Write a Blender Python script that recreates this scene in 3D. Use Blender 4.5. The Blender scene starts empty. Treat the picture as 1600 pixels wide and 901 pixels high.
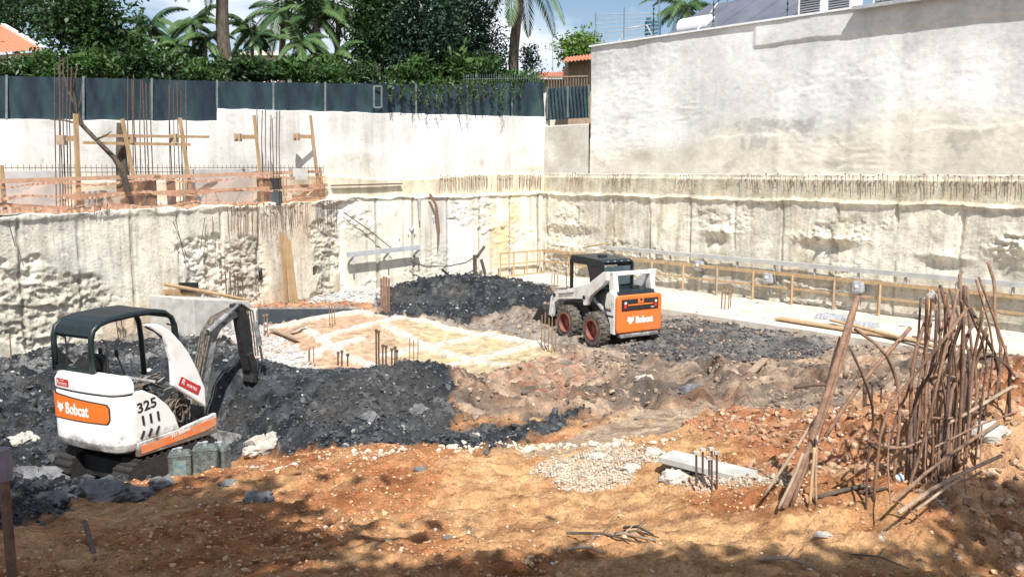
import bpy, math, random
import numpy as np
from mathutils import Vector, Matrix
random.seed(7); np.random.seed(7)
R = math.radians
S = bpy.context.scene
C = S.collection
# ------------------------------------------------------------ camera, sky, sun, exposure
H = 4.2; F = 1350.0; TH = math.atan(185.5/F)
cd = bpy.data.cameras.new('camera'); cam = bpy.data.objects.new('camera', cd); C.objects.link(cam)
cam.location = (0, 0, H); cam.rotation_euler = (math.pi/2-TH, 0, 0)
cd.sensor_width = 36; cd.lens = F/1600*36; cd.clip_start = .05; cd.clip_end = 3000
S.camera = cam
SUN_EL = 53.0
hx, hy = -.16, .987
LD = Vector((hx*math.cos(R(SUN_EL)), hy*math.cos(R(SUN_EL)), -math.sin(R(SUN_EL)))).normalized()
W = bpy.data.worlds.new('World'); S.world = W; W.use_nodes = True
nt = W.node_tree; nt.nodes.clear()
o_ = nt.nodes.new('ShaderNodeOutputWorld'); bg = nt.nodes.new('ShaderNodeBackground')
sky = nt.nodes.new('ShaderNodeTexSky'); sky.sky_type = 'NISHITA'; sky.sun_disc = False
sky.sun_elevation = R(SUN_EL); sky.sun_rotation = math.atan2(-LD.x, -LD.y)
sky.air_density = 1.0; sky.dust_density = 1.2; sky.ozone_density = 1.6
tc = nt.nodes.new('ShaderNodeTexCoord'); mp = nt.nodes.new('ShaderNodeMapping'); mp.inputs['Scale'].default_value = (1, 1, 2.6)
mp.inputs['Location'].default_value = (.15, .2, .1)
nz = nt.nodes.new('ShaderNodeTexNoise'); nz.inputs['Scale'].default_value = 2.6; nz.inputs['Detail'].default_value = 9; nz.inputs['Roughness'].default_value = .55
cr = nt.nodes.new('ShaderNodeValToRGB'); cr.color_ramp.elements[0].position = .47; cr.color_ramp.elements[1].position = .60
mx = nt.nodes.new('ShaderNodeMix'); mx.data_type = 'RGBA'
mx.inputs['B'].default_value = (8.6, 9.0, 9.6, 1)
L = nt.links.new
L(tc.outputs['Generated'], mp.inputs['Vector']); L(mp.outputs[0], nz.inputs['Vector']); L(nz.outputs['Fac'], cr.inputs[0])
L(cr.outputs[0], mx.inputs['Factor']); L(sky.outputs[0], mx.inputs['A']); L(mx.outputs['Result'], bg.inputs['Color'])
bg.inputs['Strength'].default_value = .085
L(bg.outputs[0], o_.inputs['Surface'])
sd = bpy.data.lights.new('sun', 'SUN'); sd.energy = 4.9; sd.angle = R(.53); sd.color = (1, .965, .91)
so = bpy.data.objects.new('sun', sd); C.objects.link(so); so.rotation_euler = LD.to_track_quat('-Z', 'Y').to_euler(); so.location = (0, -10, 40)
S.view_settings.view_transform = 'Standard'; S.view_settings.look = 'None'
S.view_settings.exposure = .58; S.view_settings.gamma = 1
S.render.engine = 'CYCLES'

# ------------------------------------------------------------ pixel geometry (survey of the photo)
cs, sn = math.cos(TH), math.sin(TH)
def ray(px, py):
    x = (px-800)/F; v = (450.5-py)/F
    return Vector((x, cs+v*sn, -sn+v*cs))
def P(px, py, Y):
    d = ray(px, py); return Vector((0, 0, H))+d*(Y/d.y)
def G(px, py, z=0.):
    d = ray(px, py); return Vector((0, 0, H))+d*((z-H)/d.z)
class Plane:
    def __init__(s, p, u, n):
        s.p = Vector(p+(0,)); s.u = Vector(u+(0,)).normalized(); s.n = Vector(n+(0,)).normalized()
    def at(s, px, py, off=0.):            # point of the wall plane seen at a photo position
        d = ray(px, py); o = Vector((0, 0, H)); q = s.p+s.n*off
        return o+d*((q-o).dot(s.n)/d.dot(s.n))
    def sz(s, px, py, off=0.):
        w = s.at(px, py, off); return (w-s.p).dot(s.u), w.z
    def w(s, t, z, off=0.):
        q = s.p+s.u*t+s.n*off; return Vector((q.x, q.y, z))
CX, CY = 1.3, 35.0
RW = Plane((CX, CY), (.660, -.751), (-.751, -.660))
BW = Plane((CX, CY), (-.757, -.654), (.654, -.757))
LWA = (-5.75, 28.6); lu = Vector((-5.25, -9.9, 0)).normalized()
LW = Plane(LWA, (lu.x, lu.y), (-lu.y, lu.x))
if LW.n.dot(Vector((0, -1, 0))) < 0: LW.n = -LW.n

# ------------------------------------------------------------ noise
def _h(ix, iy, seed):
    n = (ix.astype(np.int64)*374761393+iy.astype(np.int64)*668265263+seed*974711) & 0xffffffff
    n = ((n ^ (n >> 13))*1274126177) & 0xffffffff
    n = ((n ^ (n >> 16))*2246822519) & 0xffffffff
    return ((n ^ (n >> 15)) & 0xffffff)/float(0xffffff)
def vn(x, y, seed=0):
    x = np.asarray(x, float); y = np.asarray(y, float)
    ix = np.floor(x); iy = np.floor(y); fx = x-ix; fy = y-iy
    fx = fx*fx*(3-2*fx); fy = fy*fy*(3-2*fy)
    a = _h(ix, iy, seed); b = _h(ix+1, iy, seed); c = _h(ix, iy+1, seed); d = _h(ix+1, iy+1, seed)
    return (a*(1-fx)+b*fx)*(1-fy)+(c*(1-fx)+d*fx)*fy
def fbm(x, y, o=4, seed=0):
    s = 0; a = .5; t = 0
    for k in range(o):
        s = s+a*vn(x*2**k+k*17.3, y*2**k-k*9.1, seed+k*31); t += a; a *= .5
    return s/t
def ridge(x, y, o=4, seed=0):
    s = 0; a = .5; t = 0
    for k in range(o):
        s = s+a*(1-np.abs(2*vn(x*2**k+k*7.3, y*2**k+k*3.1, seed+k*13)-1)); t += a; a *= .5
    return s/t
def worley(x, y, seed=0):
    ix = np.floor(x); iy = np.floor(y); f1 = np.full(x.shape, 9.); rr = np.zeros(x.shape)
    for dx in (-1, 0, 1):
        for dy in (-1, 0, 1):
            cx = ix+dx; cy = iy+dy
            d = np.hypot(cx+_h(cx, cy, seed)-x, cy+_h(cx, cy, seed+5)-y)
            m = d < f1; f1 = np.where(m, d, f1); rr = np.where(m, _h(cx, cy, seed+9), rr)
    return f1, rr
def clods(x, y, size, seed):
    f, r = worley(x/size, y/size, seed)
    return np.sqrt(np.clip(1-(f/(.35+.3*r))**2, 0, 1))*(.25+.75*r)*size*.5
def sstep(a, b, x): t = np.clip((x-a)/(b-a), 0, 1); return t*t*(3-2*t)

# ------------------------------------------------------------ materials
def newmat(name):
    m = bpy.data.materials.new(name); m.use_nodes = True; t = m.node_tree
    return m, t, t.nodes['Principled BSDF']
def N(t, k, **kw):
    n = t.nodes.new(k)
    for a, b in kw.items():
        if a in n.inputs: n.inputs[a].default_value = b
        else: setattr(n, a, b)
    return n
def M(name, c1, c2=None, rough=.7, metal=0., scale=6., detail=5., bump=.15, bscale=None, thr=(.35, .65), c3=None, stretch=(1, 1, 1), spec=.4):
    m, t, b = newmat(name); b.inputs['Roughness'].default_value = rough; b.inputs['Metallic'].default_value = metal
    b.inputs['Specular IOR Level'].default_value = spec
    tcn = N(t, 'ShaderNodeTexCoord'); mpn = N(t, 'ShaderNodeMapping'); mpn.inputs['Scale'].default_value = stretch
    t.links.new(tcn.outputs['Object'], mpn.inputs[0])
    n = N(t, 'ShaderNodeTexNoise', Scale=scale, Detail=detail, Roughness=.6); t.links.new(mpn.outputs[0], n.inputs['Vector'])
    r = N(t, 'ShaderNodeValToRGB'); e = r.color_ramp.elements
    e[0].position, e[1].position = thr; e[0].color = (*c1, 1); e[1].color = (*(c2 or tuple(x*.75 for x in c1)), 1)
    if c3: q = e.new(min(thr[1]+.12, .98)); q.color = (*c3, 1)
    t.links.new(n.outputs['Fac'], r.inputs[0]); t.links.new(r.outputs[0], b.inputs['Base Color'])
    n2 = N(t, 'ShaderNodeTexNoise', Scale=bscale or scale*5, Detail=6.); t.links.new(mpn.outputs[0], n2.inputs['Vector'])
    bp = N(t, 'ShaderNodeBump', Strength=bump, Distance=.02); t.links.new(n2.outputs['Fac'], bp.inputs['Height']); t.links.new(bp.outputs[0], b.inputs['Normal'])
    rr = N(t, 'ShaderNodeMapRange'); rr.inputs['To Min'].default_value = max(rough-.12, .02); rr.inputs['To Max'].default_value = min(rough+.15, 1)
    t.links.new(n.outputs['Fac'], rr.inputs['Value']); t.links.new(rr.outputs[0], b.inputs['Roughness'])
    return m
def Mcol(name, scale=3., amt=.35, rough=.9, bscale=30., bump=.5, bdist=.03, vec='wuv', streak=None, spec=.25, fine=25., pit=0., pscale=18., grain=0.):
    """colour from the mesh's own Col attribute times fine procedural variation"""
    m, t, b = newmat(name); b.inputs['Roughness'].default_value = rough; b.inputs['Specular IOR Level'].default_value = spec
    a = N(t, 'ShaderNodeAttribute', attribute_name='Col'); v = N(t, 'ShaderNodeAttribute', attribute_name=vec)
    def noise(sc, st=(1, 1, 1), d=6.):
        mpn = N(t, 'ShaderNodeMapping'); mpn.inputs['Scale'].default_value = st; t.links.new(v.outputs['Vector'], mpn.inputs[0])
        n = N(t, 'ShaderNodeTexNoise', Scale=sc, Detail=d, Roughness=.65); t.links.new(mpn.outputs[0], n.inputs['Vector']); return n
    def mul(src, n, lo, hi, p0=.3, p1=.7):
        r = N(t, 'ShaderNodeMapRange'); r.inputs['From Min'].default_value = p0; r.inputs['From Max'].default_value = p1
        r.inputs['To Min'].default_value = lo; r.inputs['To Max'].default_value = hi; t.links.new(n.outputs['Fac'], r.inputs['Value'])
        x = N(t, 'ShaderNodeVectorMath', operation='SCALE'); t.links.new(src, x.inputs[0]); t.links.new(r.outputs[0], x.inputs['Scale']); return x.outputs[0]
    c = mul(a.outputs['Color'], noise(scale), 1-amt, 1+amt*.5)
    c = mul(c, noise(fine), 1-amt*.6, 1+amt*.35)
    if pit: c = mul(c, noise(pscale, (1, 1.6, 1), 8.), 1., 1-pit, .58, .66)
    if grain: c = mul(c, noise(70., d=3.), 1-grain, 1+grain*.8, .35, .65)
    if streak: c = mul(c, noise(streak, (1, .09, 1), 4.), .72, 1.05, .32, .55)
    t.links.new(c, b.inputs['Base Color'])
    n2 = noise(bscale, d=8.); bp = N(t, 'ShaderNodeBump', Strength=bump, Distance=bdist)
    t.links.new(n2.outputs['Fac'], bp.inputs['Height']); t.links.new(bp.outputs[0], b.inputs['Normal'])
    return m
def Mleaf(name, c1, c2, tr=.25):
    m, t, b = newmat(name); b.inputs['Roughness'].default_value = .45; b.inputs['Specular IOR Level'].default_value = .35
    a = N(t, 'ShaderNodeAttribute', attribute_name='var'); mxn = N(t, 'ShaderNodeMix', data_type='RGBA')
    mxn.inputs['A'].default_value = (*c1, 1); mxn.inputs['B'].default_value = (*c2, 1)
    t.links.new(a.outputs['Fac'], mxn.inputs['Factor']); t.links.new(mxn.outputs['Result'], b.inputs['Base Color'])
    tl = N(t, 'ShaderNodeBsdfTranslucent'); t.links.new(mxn.outputs['Result'], tl.inputs['Color'])
    ms = N(t, 'ShaderNodeMixShader'); ms.inputs[0].default_value = tr
    t.links.new(b.outputs[0], ms.inputs[1]); t.links.new(tl.outputs[0], ms.inputs[2]); t.links.new(ms.outputs[0], t.nodes['Material Output'].inputs[0])
    return m
mt = {}
mt['ground'] = Mcol('soil', scale=5., amt=.45, bscale=30., bump=.9, bdist=.035, fine=34., rough=.97, spec=.1, pit=.45, pscale=11., grain=.22)
mt['rock'] = Mcol('clod', scale=9., amt=.35, bscale=40., bump=.6, rough=.85)
mt['wall'] = Mcol('retaining_concrete', scale=1.7, amt=.28, bscale=16., bump=.7, bdist=.03, pit=.38, pscale=5., streak=3.5, rough=.93, fine=9.)
mt['upper'] = Mcol('rendered_wall', scale=.6, amt=.2, pit=.13, pscale=3.5, bscale=9., bump=.35, bdist=.03, rough=.92, fine=6.)
mt['white'] = Mcol('whitewash', pit=.16, pscale=5., scale=1.3, amt=.14, bscale=10., bump=.35, bdist=.02, streak=1.2, rough=.92, fine=8.)
mt['conc'] = M('concrete', (.50, .49, .46), (.36, .35, .33), scale=4, bump=.3, rough=.9)
mt['slab'] = M('screed', (.60, .55, .47), (.40, .34, .27), scale=1.6, detail=8, bump=.3, rough=.93, thr=(.42, .72))
mt['strip'] = M('blinding', (.62, .57, .46), (.48, .38, .26), scale=3, bump=.5, rough=.95)
mt['darkwall'] = M('bitumen', (.035, .05, .065), (.06, .075, .085), scale=4, bump=.2, rough=.7)
mt['rust'] = M('rusty_steel', (.33, .20, .13), (.19, .115, .08), scale=14, bump=.7, bscale=90, rough=.75, metal=.1, c3=(.42, .30, .21))
mt['rustd'] = M('dark_rusty_steel', (.14, .085, .065), (.07, .05, .045), scale=14, bump=.5, bscale=60, rough=.8)
mt['wood'] = M('new_wood', (.46, .32, .18), (.33, .22, .12), scale=9, bump=.3, rough=.8, stretch=(1, 1, .3))
mt['oldwood'] = M('weathered_wood', (.40, .30, .21), (.25, .18, .13), scale=10, bump=.4, rough=.88, stretch=(1, 1, .3))
mt['pinkwood'] = M('formwork_board', (.58, .36, .24), (.44, .27, .19), scale=7, bump=.3, rough=.85)
mt['net'] = M('orange_mesh', (.56, .29, .18), (.50, .36, .26), scale=12, bump=.2, rough=.7)
mt['dkgreen'] = M('canopy_paint', (.007, .014, .017), (.015, .024, .026), scale=8, bump=.1, rough=.38)
mt['black'] = M('black_parts', (.014, .015, .017), (.03, .028, .026), scale=10, bump=.3, rough=.6)
mt['rubber'] = M('muddy_rubber', (.16, .135, .105), (.06, .055, .05), scale=9, bump=.8, rough=.9, thr=(.38, .6))
mt['rubberd'] = M('track_rubber', (.02, .02, .02), (.035, .03, .028), scale=9, bump=.6, rough=.9)
mt['mwhite'] = M('machine_white', (.80, .80, .78), (.66, .64, .60), scale=5, detail=8, bump=.06, rough=.42, thr=(.5, .78), c3=(.30, .26, .22))
mt['orange'] = M('machine_orange', (.86, .17, .025), (.68, .13, .03), scale=5, detail=8, bump=.05, rough=.4, thr=(.5, .8))
mt['faded'] = M('faded_orange', (.72, .20, .06), (.58, .30, .18), scale=9, detail=8, bump=.1, rough=.55, thr=(.45, .7))
mt['txt'] = M('decal_white', (.82, .82, .80), (.7, .68, .66), scale=20, bump=0, rough=.5)
mt['txtb'] = M('stencil_black', (.012, .012, .012), (.03, .03, .03), scale=20, bump=0, rough=.5)
mt['red'] = M('decal_red', (.55, .035, .03), (.45, .04, .035), scale=10, bump=0, rough=.45)
mt['rim'] = M('rim_red', (.24, .045, .035), (.20, .09, .07), scale=8, bump=.2, rough=.6)
mt['steel'] = M('muddy_steel', (.40, .40, .40), (.10, .095, .09), scale=7, bump=.5, rough=.6, metal=.3)
mt['chrome'] = M('cylinder_rod', (.6, .6, .6), (.5, .5, .5), scale=8, bump=0, rough=.25, metal=.9)
mt['hose'] = M('hydraulic_hose', (.20, .16, .12), (.05, .045, .04), scale=20, bump=.2, rough=.7)
mt['bolster'] = M('can_metal', (.13, .155, .14), (.055, .065, .06), scale=11, bump=.6, rough=.55, c3=(.24, .18, .12), thr=(.42, .58))
mt['canlabel'] = M('faded_blue_label', (.06, .16, .18), (.22, .24, .21), scale=14, bump=.2, rough=.7)
mt['fence'] = M('shade_cloth', (.006, .017, .030), (.024, .052, .062), scale=.9, detail=9, bump=.35, rough=.75, thr=(.38, .6), c3=(.05, .085, .065), stretch=(1.6, 1.6, .6))
mt['fpost'] = M('fence_post', (.17, .22, .22), (.10, .13, .13), scale=5, bump=.2, rough=.7)
mt['tile'] = M('roof_tiles', (.50, .19, .10), (.36, .15, .09), scale=5, bump=.3, rough=.85)
mt['cream'] = M('cream_render', (.68, .64, .56), (.55, .50, .42), scale=2, bump=.1, rough=.9)
mt['glassd'] = M('dark_window', (.03, .04, .05), (.05, .06, .07), scale=2, bump=0, rough=.1)
mt['bark'] = M('bark', (.13, .10, .075), (.06, .05, .04), scale=9, bump=.8, rough=.95, stretch=(1, 1, .4))
mt['palmbark'] = M('palm_bark', (.22, .19, .15), (.12, .10, .085), scale=6, bump=.7, rough=.95, stretch=(1, 1, 4))
mt['lf1'] = Mleaf('leaf_dark', (.008, .024, .012), (.04, .09, .022))
mt['lf2'] = Mleaf('leaf_mid', (.016, .048, .014), (.075, .15, .035))
mt['lf3'] = Mleaf('leaf_blue', (.012, .035, .026), (.04, .085, .045))
mt['lf4'] = Mleaf('leaf_bright', (.05, .12, .02), (.15, .25, .05))
mt['palm'] = Mleaf('palm_leaf', (.035, .085, .03), (.12, .20, .065))
mt['roofm'] = M('sheet_roof', (.14, .15, .18), (.10, .11, .135), scale=1.5, bump=.1, rough=.5)
mt['pvc'] = M('white_pipe', (.78, .79, .80), (.66, .67, .68), scale=5, bump=.05, rough=.5)
mt['bluep'] = M('blue_plastic', (.03, .10, .17), (.05, .14, .2), scale=5, bump=.05, rough=.4)
mt['grey'] = M('grey_metal', (.42, .44, .46), (.3, .31, .33), scale=6, bump=.1, rough=.5)
mt['plastic'] = M('grey_sheet', (.20, .21, .23), (.40, .40, .42), scale=4, bump=.5, rough=.5, thr=(.3, .7))
mt['veil'] = M('debris_net', (.36, .35, .34), (.46, .44, .43), scale=3, bump=.2, rough=.85)
mt['stone'] = M('pale_stone', (.52, .49, .44), (.34, .31, .27), scale=7, bump=.8, rough=.9)
mt['dstone'] = M('dark_stone', (.10, .105, .115), (.20, .20, .20), scale=6, bump=.8, rough=.85)
mt['mud'] = Mcol('wet_mud', scale=9., amt=.45, bscale=35., bump=.8, rough=.5, spec=.5)
def grimy():
    m = M('grimy_white', (.80, .80, .78), (.70, .69, .66), scale=5, detail=8, bump=.06, rough=.42, thr=(.5, .75)); t = m.node_tree; b = t.nodes['Principled BSDF']
    src = b.inputs['Base Color'].links[0].from_socket; tcn = N(t, 'ShaderNodeTexCoord'); sep = N(t, 'ShaderNodeSeparateXYZ'); t.links.new(tcn.outputs['Object'], sep.inputs[0])
    n = N(t, 'ShaderNodeTexNoise', Scale=4.5, Detail=10., Roughness=.7); t.links.new(tcn.outputs['Object'], n.inputs['Vector'])
    a = N(t, 'ShaderNodeMath', operation='MULTIPLY_ADD'); a.inputs[1].default_value = 1.3; t.links.new(n.outputs['Fac'], a.inputs[0]); 
    mr = N(t, 'ShaderNodeMapRange'); mr.inputs['From Min'].default_value = 1.15; mr.inputs['From Max'].default_value = .60; mr.inputs['To Min'].default_value = -.45; mr.inputs['To Max'].default_value = .35
    t.links.new(sep.outputs['Z'], mr.inputs['Value']); t.links.new(mr.outputs[0], a.inputs[2])
    r = N(t, 'ShaderNodeValToRGB'); r.color_ramp.elements[0].position = .55; r.color_ramp.elements[1].position = .95; t.links.new(a.outputs[0], r.inputs[0])
    x = N(t, 'ShaderNodeMix', data_type='RGBA'); x.inputs['B'].default_value = (.15, .12, .095, 1); t.links.new(r.outputs[0], x.inputs['Factor']); t.links.new(src, x.inputs['A']); t.links.new(x.outputs['Result'], b.inputs['Base Color'])
    return m
mt['grimy'] = grimy()
mt['dusty'] = M('dusty_white', (.74, .74, .72), (.60, .57, .52), scale=4, detail=10, bump=.1, rough=.55, thr=(.4, .62), c3=(.36, .31, .26))
mt['dorange'] = M('dusty_orange', (.84, .17, .03), (.62, .17, .06), scale=4, detail=10, bump=.06, rough=.5, thr=(.42, .72))
mt['glass'] = M('cab_glass', (.05, .08, .09), (.08, .11, .12), scale=3, bump=0, rough=.08)

# ------------------------------------------------------------ mesh builder
FR = {}
def thing(name, label, cat, loc=(0, 0, 0), rz=0., group=None):
    o = bpy.data.objects.new(name, None); o.empty_display_size = .2; C.objects.link(o)
    o.location = loc; o.rotation_euler = (0, 0, rz); FR[o.name] = (Vector(loc), rz)
    o['label'] = label; o['category'] = cat
    if group: o['group'] = group
    return o
def toloc(o, v):
    while o.parent: o = o.parent
    l, rz = FR.get(o.name, (Vector((0, 0, 0)), 0.)); d = Vector(v)-l; c, s = math.cos(-rz), math.sin(-rz)
    return Vector((d.x*c-d.y*s, d.x*s+d.y*c, d.z))
def tag(o, label, cat=None, group=None, kind=None):
    if label: o['label'] = label
    if cat: o['category'] = cat
    if group: o['group'] = group
    if kind: o['kind'] = kind
    return o
def frame(d, up=Vector((0, 0, 1))):
    d = d.normalized(); x = d.cross(up)
    if x.length < 1e-3: x = d.cross(Vector((1, 0, 0)))
    x.normalize(); return x, x.cross(d).normalized()
class MB:
    def __init__(s): s.v = []; s.f = []
    def add(s, vs, fs):
        b = len(s.v); s.v += [tuple(v) for v in vs]; s.f += [tuple(i+b for i in f) for f in fs]; return s
    def box(s, c, z, R3=None):
        c = Vector(c); hx_, hy_, hz_ = z[0]/2, z[1]/2, z[2]/2; vs = []
        for k in range(8):
            q = Vector((hx_*(1 if k & 1 else -1), hy_*(1 if k & 2 else -1), hz_*(1 if k & 4 else -1)))
            vs.append(c+(R3 @ q if R3 else q))
        return s.add(vs, [(0, 2, 3, 1), (4, 5, 7, 6), (0, 1, 5, 4), (2, 6, 7, 3), (0, 4, 6, 2), (1, 3, 7, 5)])
    def bar(s, a, b, w, h, up=Vector((0, 0, 1))):
        a, b = Vector(a), Vector(b); x, y = frame(b-a, up); vs = []
        for p in (a, b):
            for i, j in ((-1, -1), (1, -1), (1, 1), (-1, 1)): vs.append(p+x*(i*w/2)+y*(j*h/2))
        return s.add(vs, [(3, 2, 1, 0), (4, 5, 6, 7), (0, 1, 5, 4), (1, 2, 6, 5), (2, 3, 7, 6), (3, 0, 4, 7)])
    def tube(s, pts, r, n=6):
        pts = [Vector(p) for p in pts]; m = len(pts); rs = list(r) if isinstance(r, (list, tuple)) else [r]*m
        if len(rs) != m: rs = [float(v) for v in np.interp(np.linspace(0, 1, m), np.linspace(0, 1, len(rs)), rs)]
        b = len(s.v); px = None
        for i, p in enumerate(pts):
            d = (pts[min(i+1, m-1)]-pts[max(i-1, 0)]).normalized()
            if px is None: x, y = frame(d)
            else:
                x = px-d*px.dot(d)
                if x.length < 1e-4: x, y = frame(d)
                x.normalize(); y = x.cross(d)
            px = x
            for k in range(n):
                a = 2*math.pi*k/n; s.v.append(tuple(p+(x*math.cos(a)+y*math.sin(a))*rs[i]))
        for i in range(m-1):
            for k in range(n):
                k2 = (k+1) % n; s.f.append((b+i*n+k, b+i*n+k2, b+(i+1)*n+k2, b+(i+1)*n+k))
        s.f.append(tuple(b+k for k in range(n))[::-1]); s.f.append(tuple(b+(m-1)*n+k for k in range(n)))
        return s
    def prism(s, pts, vec):
        n = len(pts); v = Vector(vec); a = [Vector(p) for p in pts]
        return s.add(a+[p+v for p in a], [tuple(range(n))[::-1], tuple(range(n, 2*n))]+[(i, (i+1) % n, n+(i+1) % n, n+i) for i in range(n)])
    def loft(s, rings, caps=True):
        n = len(rings[0]); b = len(s.v)
        for r_ in rings: s.v += [tuple(p) for p in r_]
        for i in range(len(rings)-1):
            for k in range(n): s.f.append((b+i*n+k, b+i*n+(k+1) % n, b+(i+1)*n+(k+1) % n, b+(i+1)*n+k))
        if caps: s.f.append(tuple(b+k for k in range(n))[::-1]); s.f.append(tuple(b+(len(rings)-1)*n+k for k in range(n)))
        return s
    def quad(s, a, b, c, d): return s.add([a, b, c, d], [(0, 1, 2, 3)])
    def build(s, name, mat, parent=None, world=False, smooth=False, bevel=0., label=None, cat=None, group=None, kind=None):
        vs = s.v; loc = None
        if parent is not None:
            if world: vs = [tuple(toloc(parent, v)) for v in vs]
        else:
            a = np.array(vs); loc = Vector(((a[:, 0].min()+a[:, 0].max())/2, (a[:, 1].min()+a[:, 1].max())/2, a[:, 2].min()))
            vs = [tuple(Vector(v)-loc) for v in vs]
        me = bpy.data.meshes.new(name); me.from_pydata(vs, [], s.f); me.update(); me.materials.append(mat)
        if smooth: me.polygons.foreach_set('use_smooth', [True]*len(me.polygons))
        o = bpy.data.objects.new(name, me); C.objects.link(o)
        if parent is not None: o.parent = parent
        else: o.location = loc
        if bevel:
            md = o.modifiers.new('bevel', 'BEVEL'); md.width = bevel; md.segments = 2; md.limit_method = 'ANGLE'; md.angle_limit = R(40)
        return tag(o, label, cat, group, kind)
def fast_mesh(name, V, Q, mat, col=None, uv=None, smooth=True, parent=None, var=None):
    me = bpy.data.meshes.new(name); V = np.asarray(V, np.float32); Q = np.asarray(Q, np.int32); k = Q.shape[1]
    me.vertices.add(len(V)); me.vertices.foreach_set('co', V.ravel())
    me.loops.add(Q.size); me.loops.foreach_set('vertex_index', Q.ravel())
    me.polygons.add(len(Q)); me.polygons.foreach_set('loop_start', np.arange(0, Q.size, k, dtype=np.int32))
    me.polygons.foreach_set('use_smooth', np.full(len(Q), smooth)); me.update(calc_edges=True)
    if col is not None:
        c4 = np.ones((len(V), 4), np.float32); c4[:, :3] = col
        a = me.color_attributes.new('Col', 'FLOAT_COLOR', 'POINT'); a.data.foreach_set('color', c4.ravel())
    if uv is not None:
        u3 = np.zeros((len(V), 3), np.float32); u3[:, :uv.shape[1]] = uv
        a = me.attributes.new('wuv', 'FLOAT_VECTOR', 'POINT'); a.data.foreach_set('vector', u3.ravel())
    if var is not None:
        a = me.attributes.new('var', 'FLOAT', 'POINT'); a.data.foreach_set('value', np.asarray(var, np.float32))
    me.materials.append(mat); o = bpy.data.objects.new(name, me); C.objects.link(o)
    if parent is not None: o.parent = parent
    return o
def gridfaces(nr, nc, base=0):
    i = np.arange(nr-1)[:, None]*nc+np.arange(nc-1)[None, :]+base
    return np.stack([i, i+1, i+1+nc, i+nc], -1).reshape(-1, 4)
def text(body, size, mat, parent, mtx, name='lettering', bold=0., depth=.002, shear=0., sx=1.):
    cu = bpy.data.curves.new('tmp', 'FONT'); cu.body = body; cu.size = size; cu.extrude = depth; cu.offset = bold; cu.shear = shear
    cu.align_x = 'LEFT'; cu.resolution_u = 3
    t = bpy.data.objects.new('tmp', cu); C.objects.link(t)
    me = bpy.data.meshes.new_from_object(t.evaluated_get(bpy.context.evaluated_depsgraph_get())); bpy.data.objects.remove(t); bpy.data.curves.remove(cu)
    me.name = name; me.transform(Matrix.Diagonal((sx, 1, 1, 1))); me.transform(mtx); me.materials.clear(); me.materials.append(mat)
    o = bpy.data.objects.new(name, me); C.objects.link(o); o.parent = parent; return o
def basis(o, x, y):
    x = Vector(x).normalized(); y = Vector(y).normalized(); z = x.cross(y)
    m = Matrix((x, y, z)).transposed().to_4x4(); m.translation = Vector(o); return m

# ------------------------------------------------------------ terrain
cp = []
def K(px, py, Y): p = P(px, py, Y); cp.append((p.x, p.y, p.z))
for a in [(0,900,6.3),(400,900,6.2),(800,900,6.0),(1200,900,5.9),(1600,900,6.0),
          (0,805,8.5),(200,795,8.9),(300,745,10.3),(400,765,9.0),(600,770,8.8),(800,800,8.0),(1000,800,7.8),(1200,800,7.2),(1400,810,6.6),(1600,810,7.2),
          (60,770,9.5),(350,738,10.1),(500,714,10.2),(600,706,10.2),(700,702,10.2),(800,710,10.0),(900,692,10.5),(1050,690,10.2),(1200,700,9.6),(1350,710,8.6),(1500,700,8.0),(1600,665,8.7),(1600,605,9.3),
          (1380,770,6.95),(1480,795,6.6),(1560,640,8.2),
          (400,600,14.2),(450,580,15),(600,577,15),(700,588,14.8),(600,640,13),(480,650,13),(380,565,14.8),(520,690,11.6),
          (0,590,17),(0,650,14),(150,565,17.3),(-150,620,16),
          (690,434,28.5),(760,452,27),(850,466,25.3),(620,470,26.5),(700,490,24),(850,512,21.8),
          (930,540,19.9),(1000,548,19.4),(1100,522,22),(1300,545,19.8),
          (760,605,15.8),(900,600,16),(1000,572,18),(900,660,13),(1050,645,13.3),(1200,620,14),(1200,665,12),(1350,590,15),(1300,645,12),(1450,575,15),(1500,562,17.2),(1400,552,18.3)]: K(*a)
cp += [(-6.2,11.2,-.16),(-4.9,11.7,-.22),(-5.6,12.8,-.22),(-3.0,11.5,.22),(-1,11.5,.32),(.8,11.6,.4),(-7.5,11.5,.05),(-4.9,13.4,-.1),(-6.5,13.5,-.05),
       (-6,18,0),(-4,17.5,0),(-2,17.3,0),(0,18,0.02),(-5,21,0),(-3,22,0),(-1,23,0),(1,20.5,.05),(-4,25,.02),(-2.2,25.5,.05),(-8.5,21.5,.0),(-6.5,25,.15),
       (4,26,0),(7,22.5,0),(10,19.5,0),(2,30,0),(0,32,.0),(-3,30,0),(-1,38,0),(8,30,0),(14,22,0),(14,16,.4),(-11,18,0),(-14,14,.1),(-14,24,0),(-9,38,0),(12,38,0),
       (-12,2,1.5),(-4,3,1.45),(4,3,1.45),(12,2,1.6),(-12,8,.8),(12,8,2.0),(11,11,1.7),(16,8,2.),(-16,3,1.4),(18,24,0),(18,38,0),(-18,38,0)]
cp = np.array(cp)
def tps_fit(p, lam=.02):
    n = len(p); d = np.hypot(p[:, None, 0]-p[None, :, 0], p[:, None, 1]-p[None, :, 1]); Kk = np.where(d > 0, d*d*np.log(d+1e-9), 0)+np.eye(n)*lam
    Pm = np.c_[np.ones(n), p[:, :2]]; A = np.block([[Kk, Pm], [Pm.T, np.zeros((3, 3))]])
    return np.linalg.solve(A, np.r_[p[:, 2], 0, 0, 0])
tw = tps_fit(cp)
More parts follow.
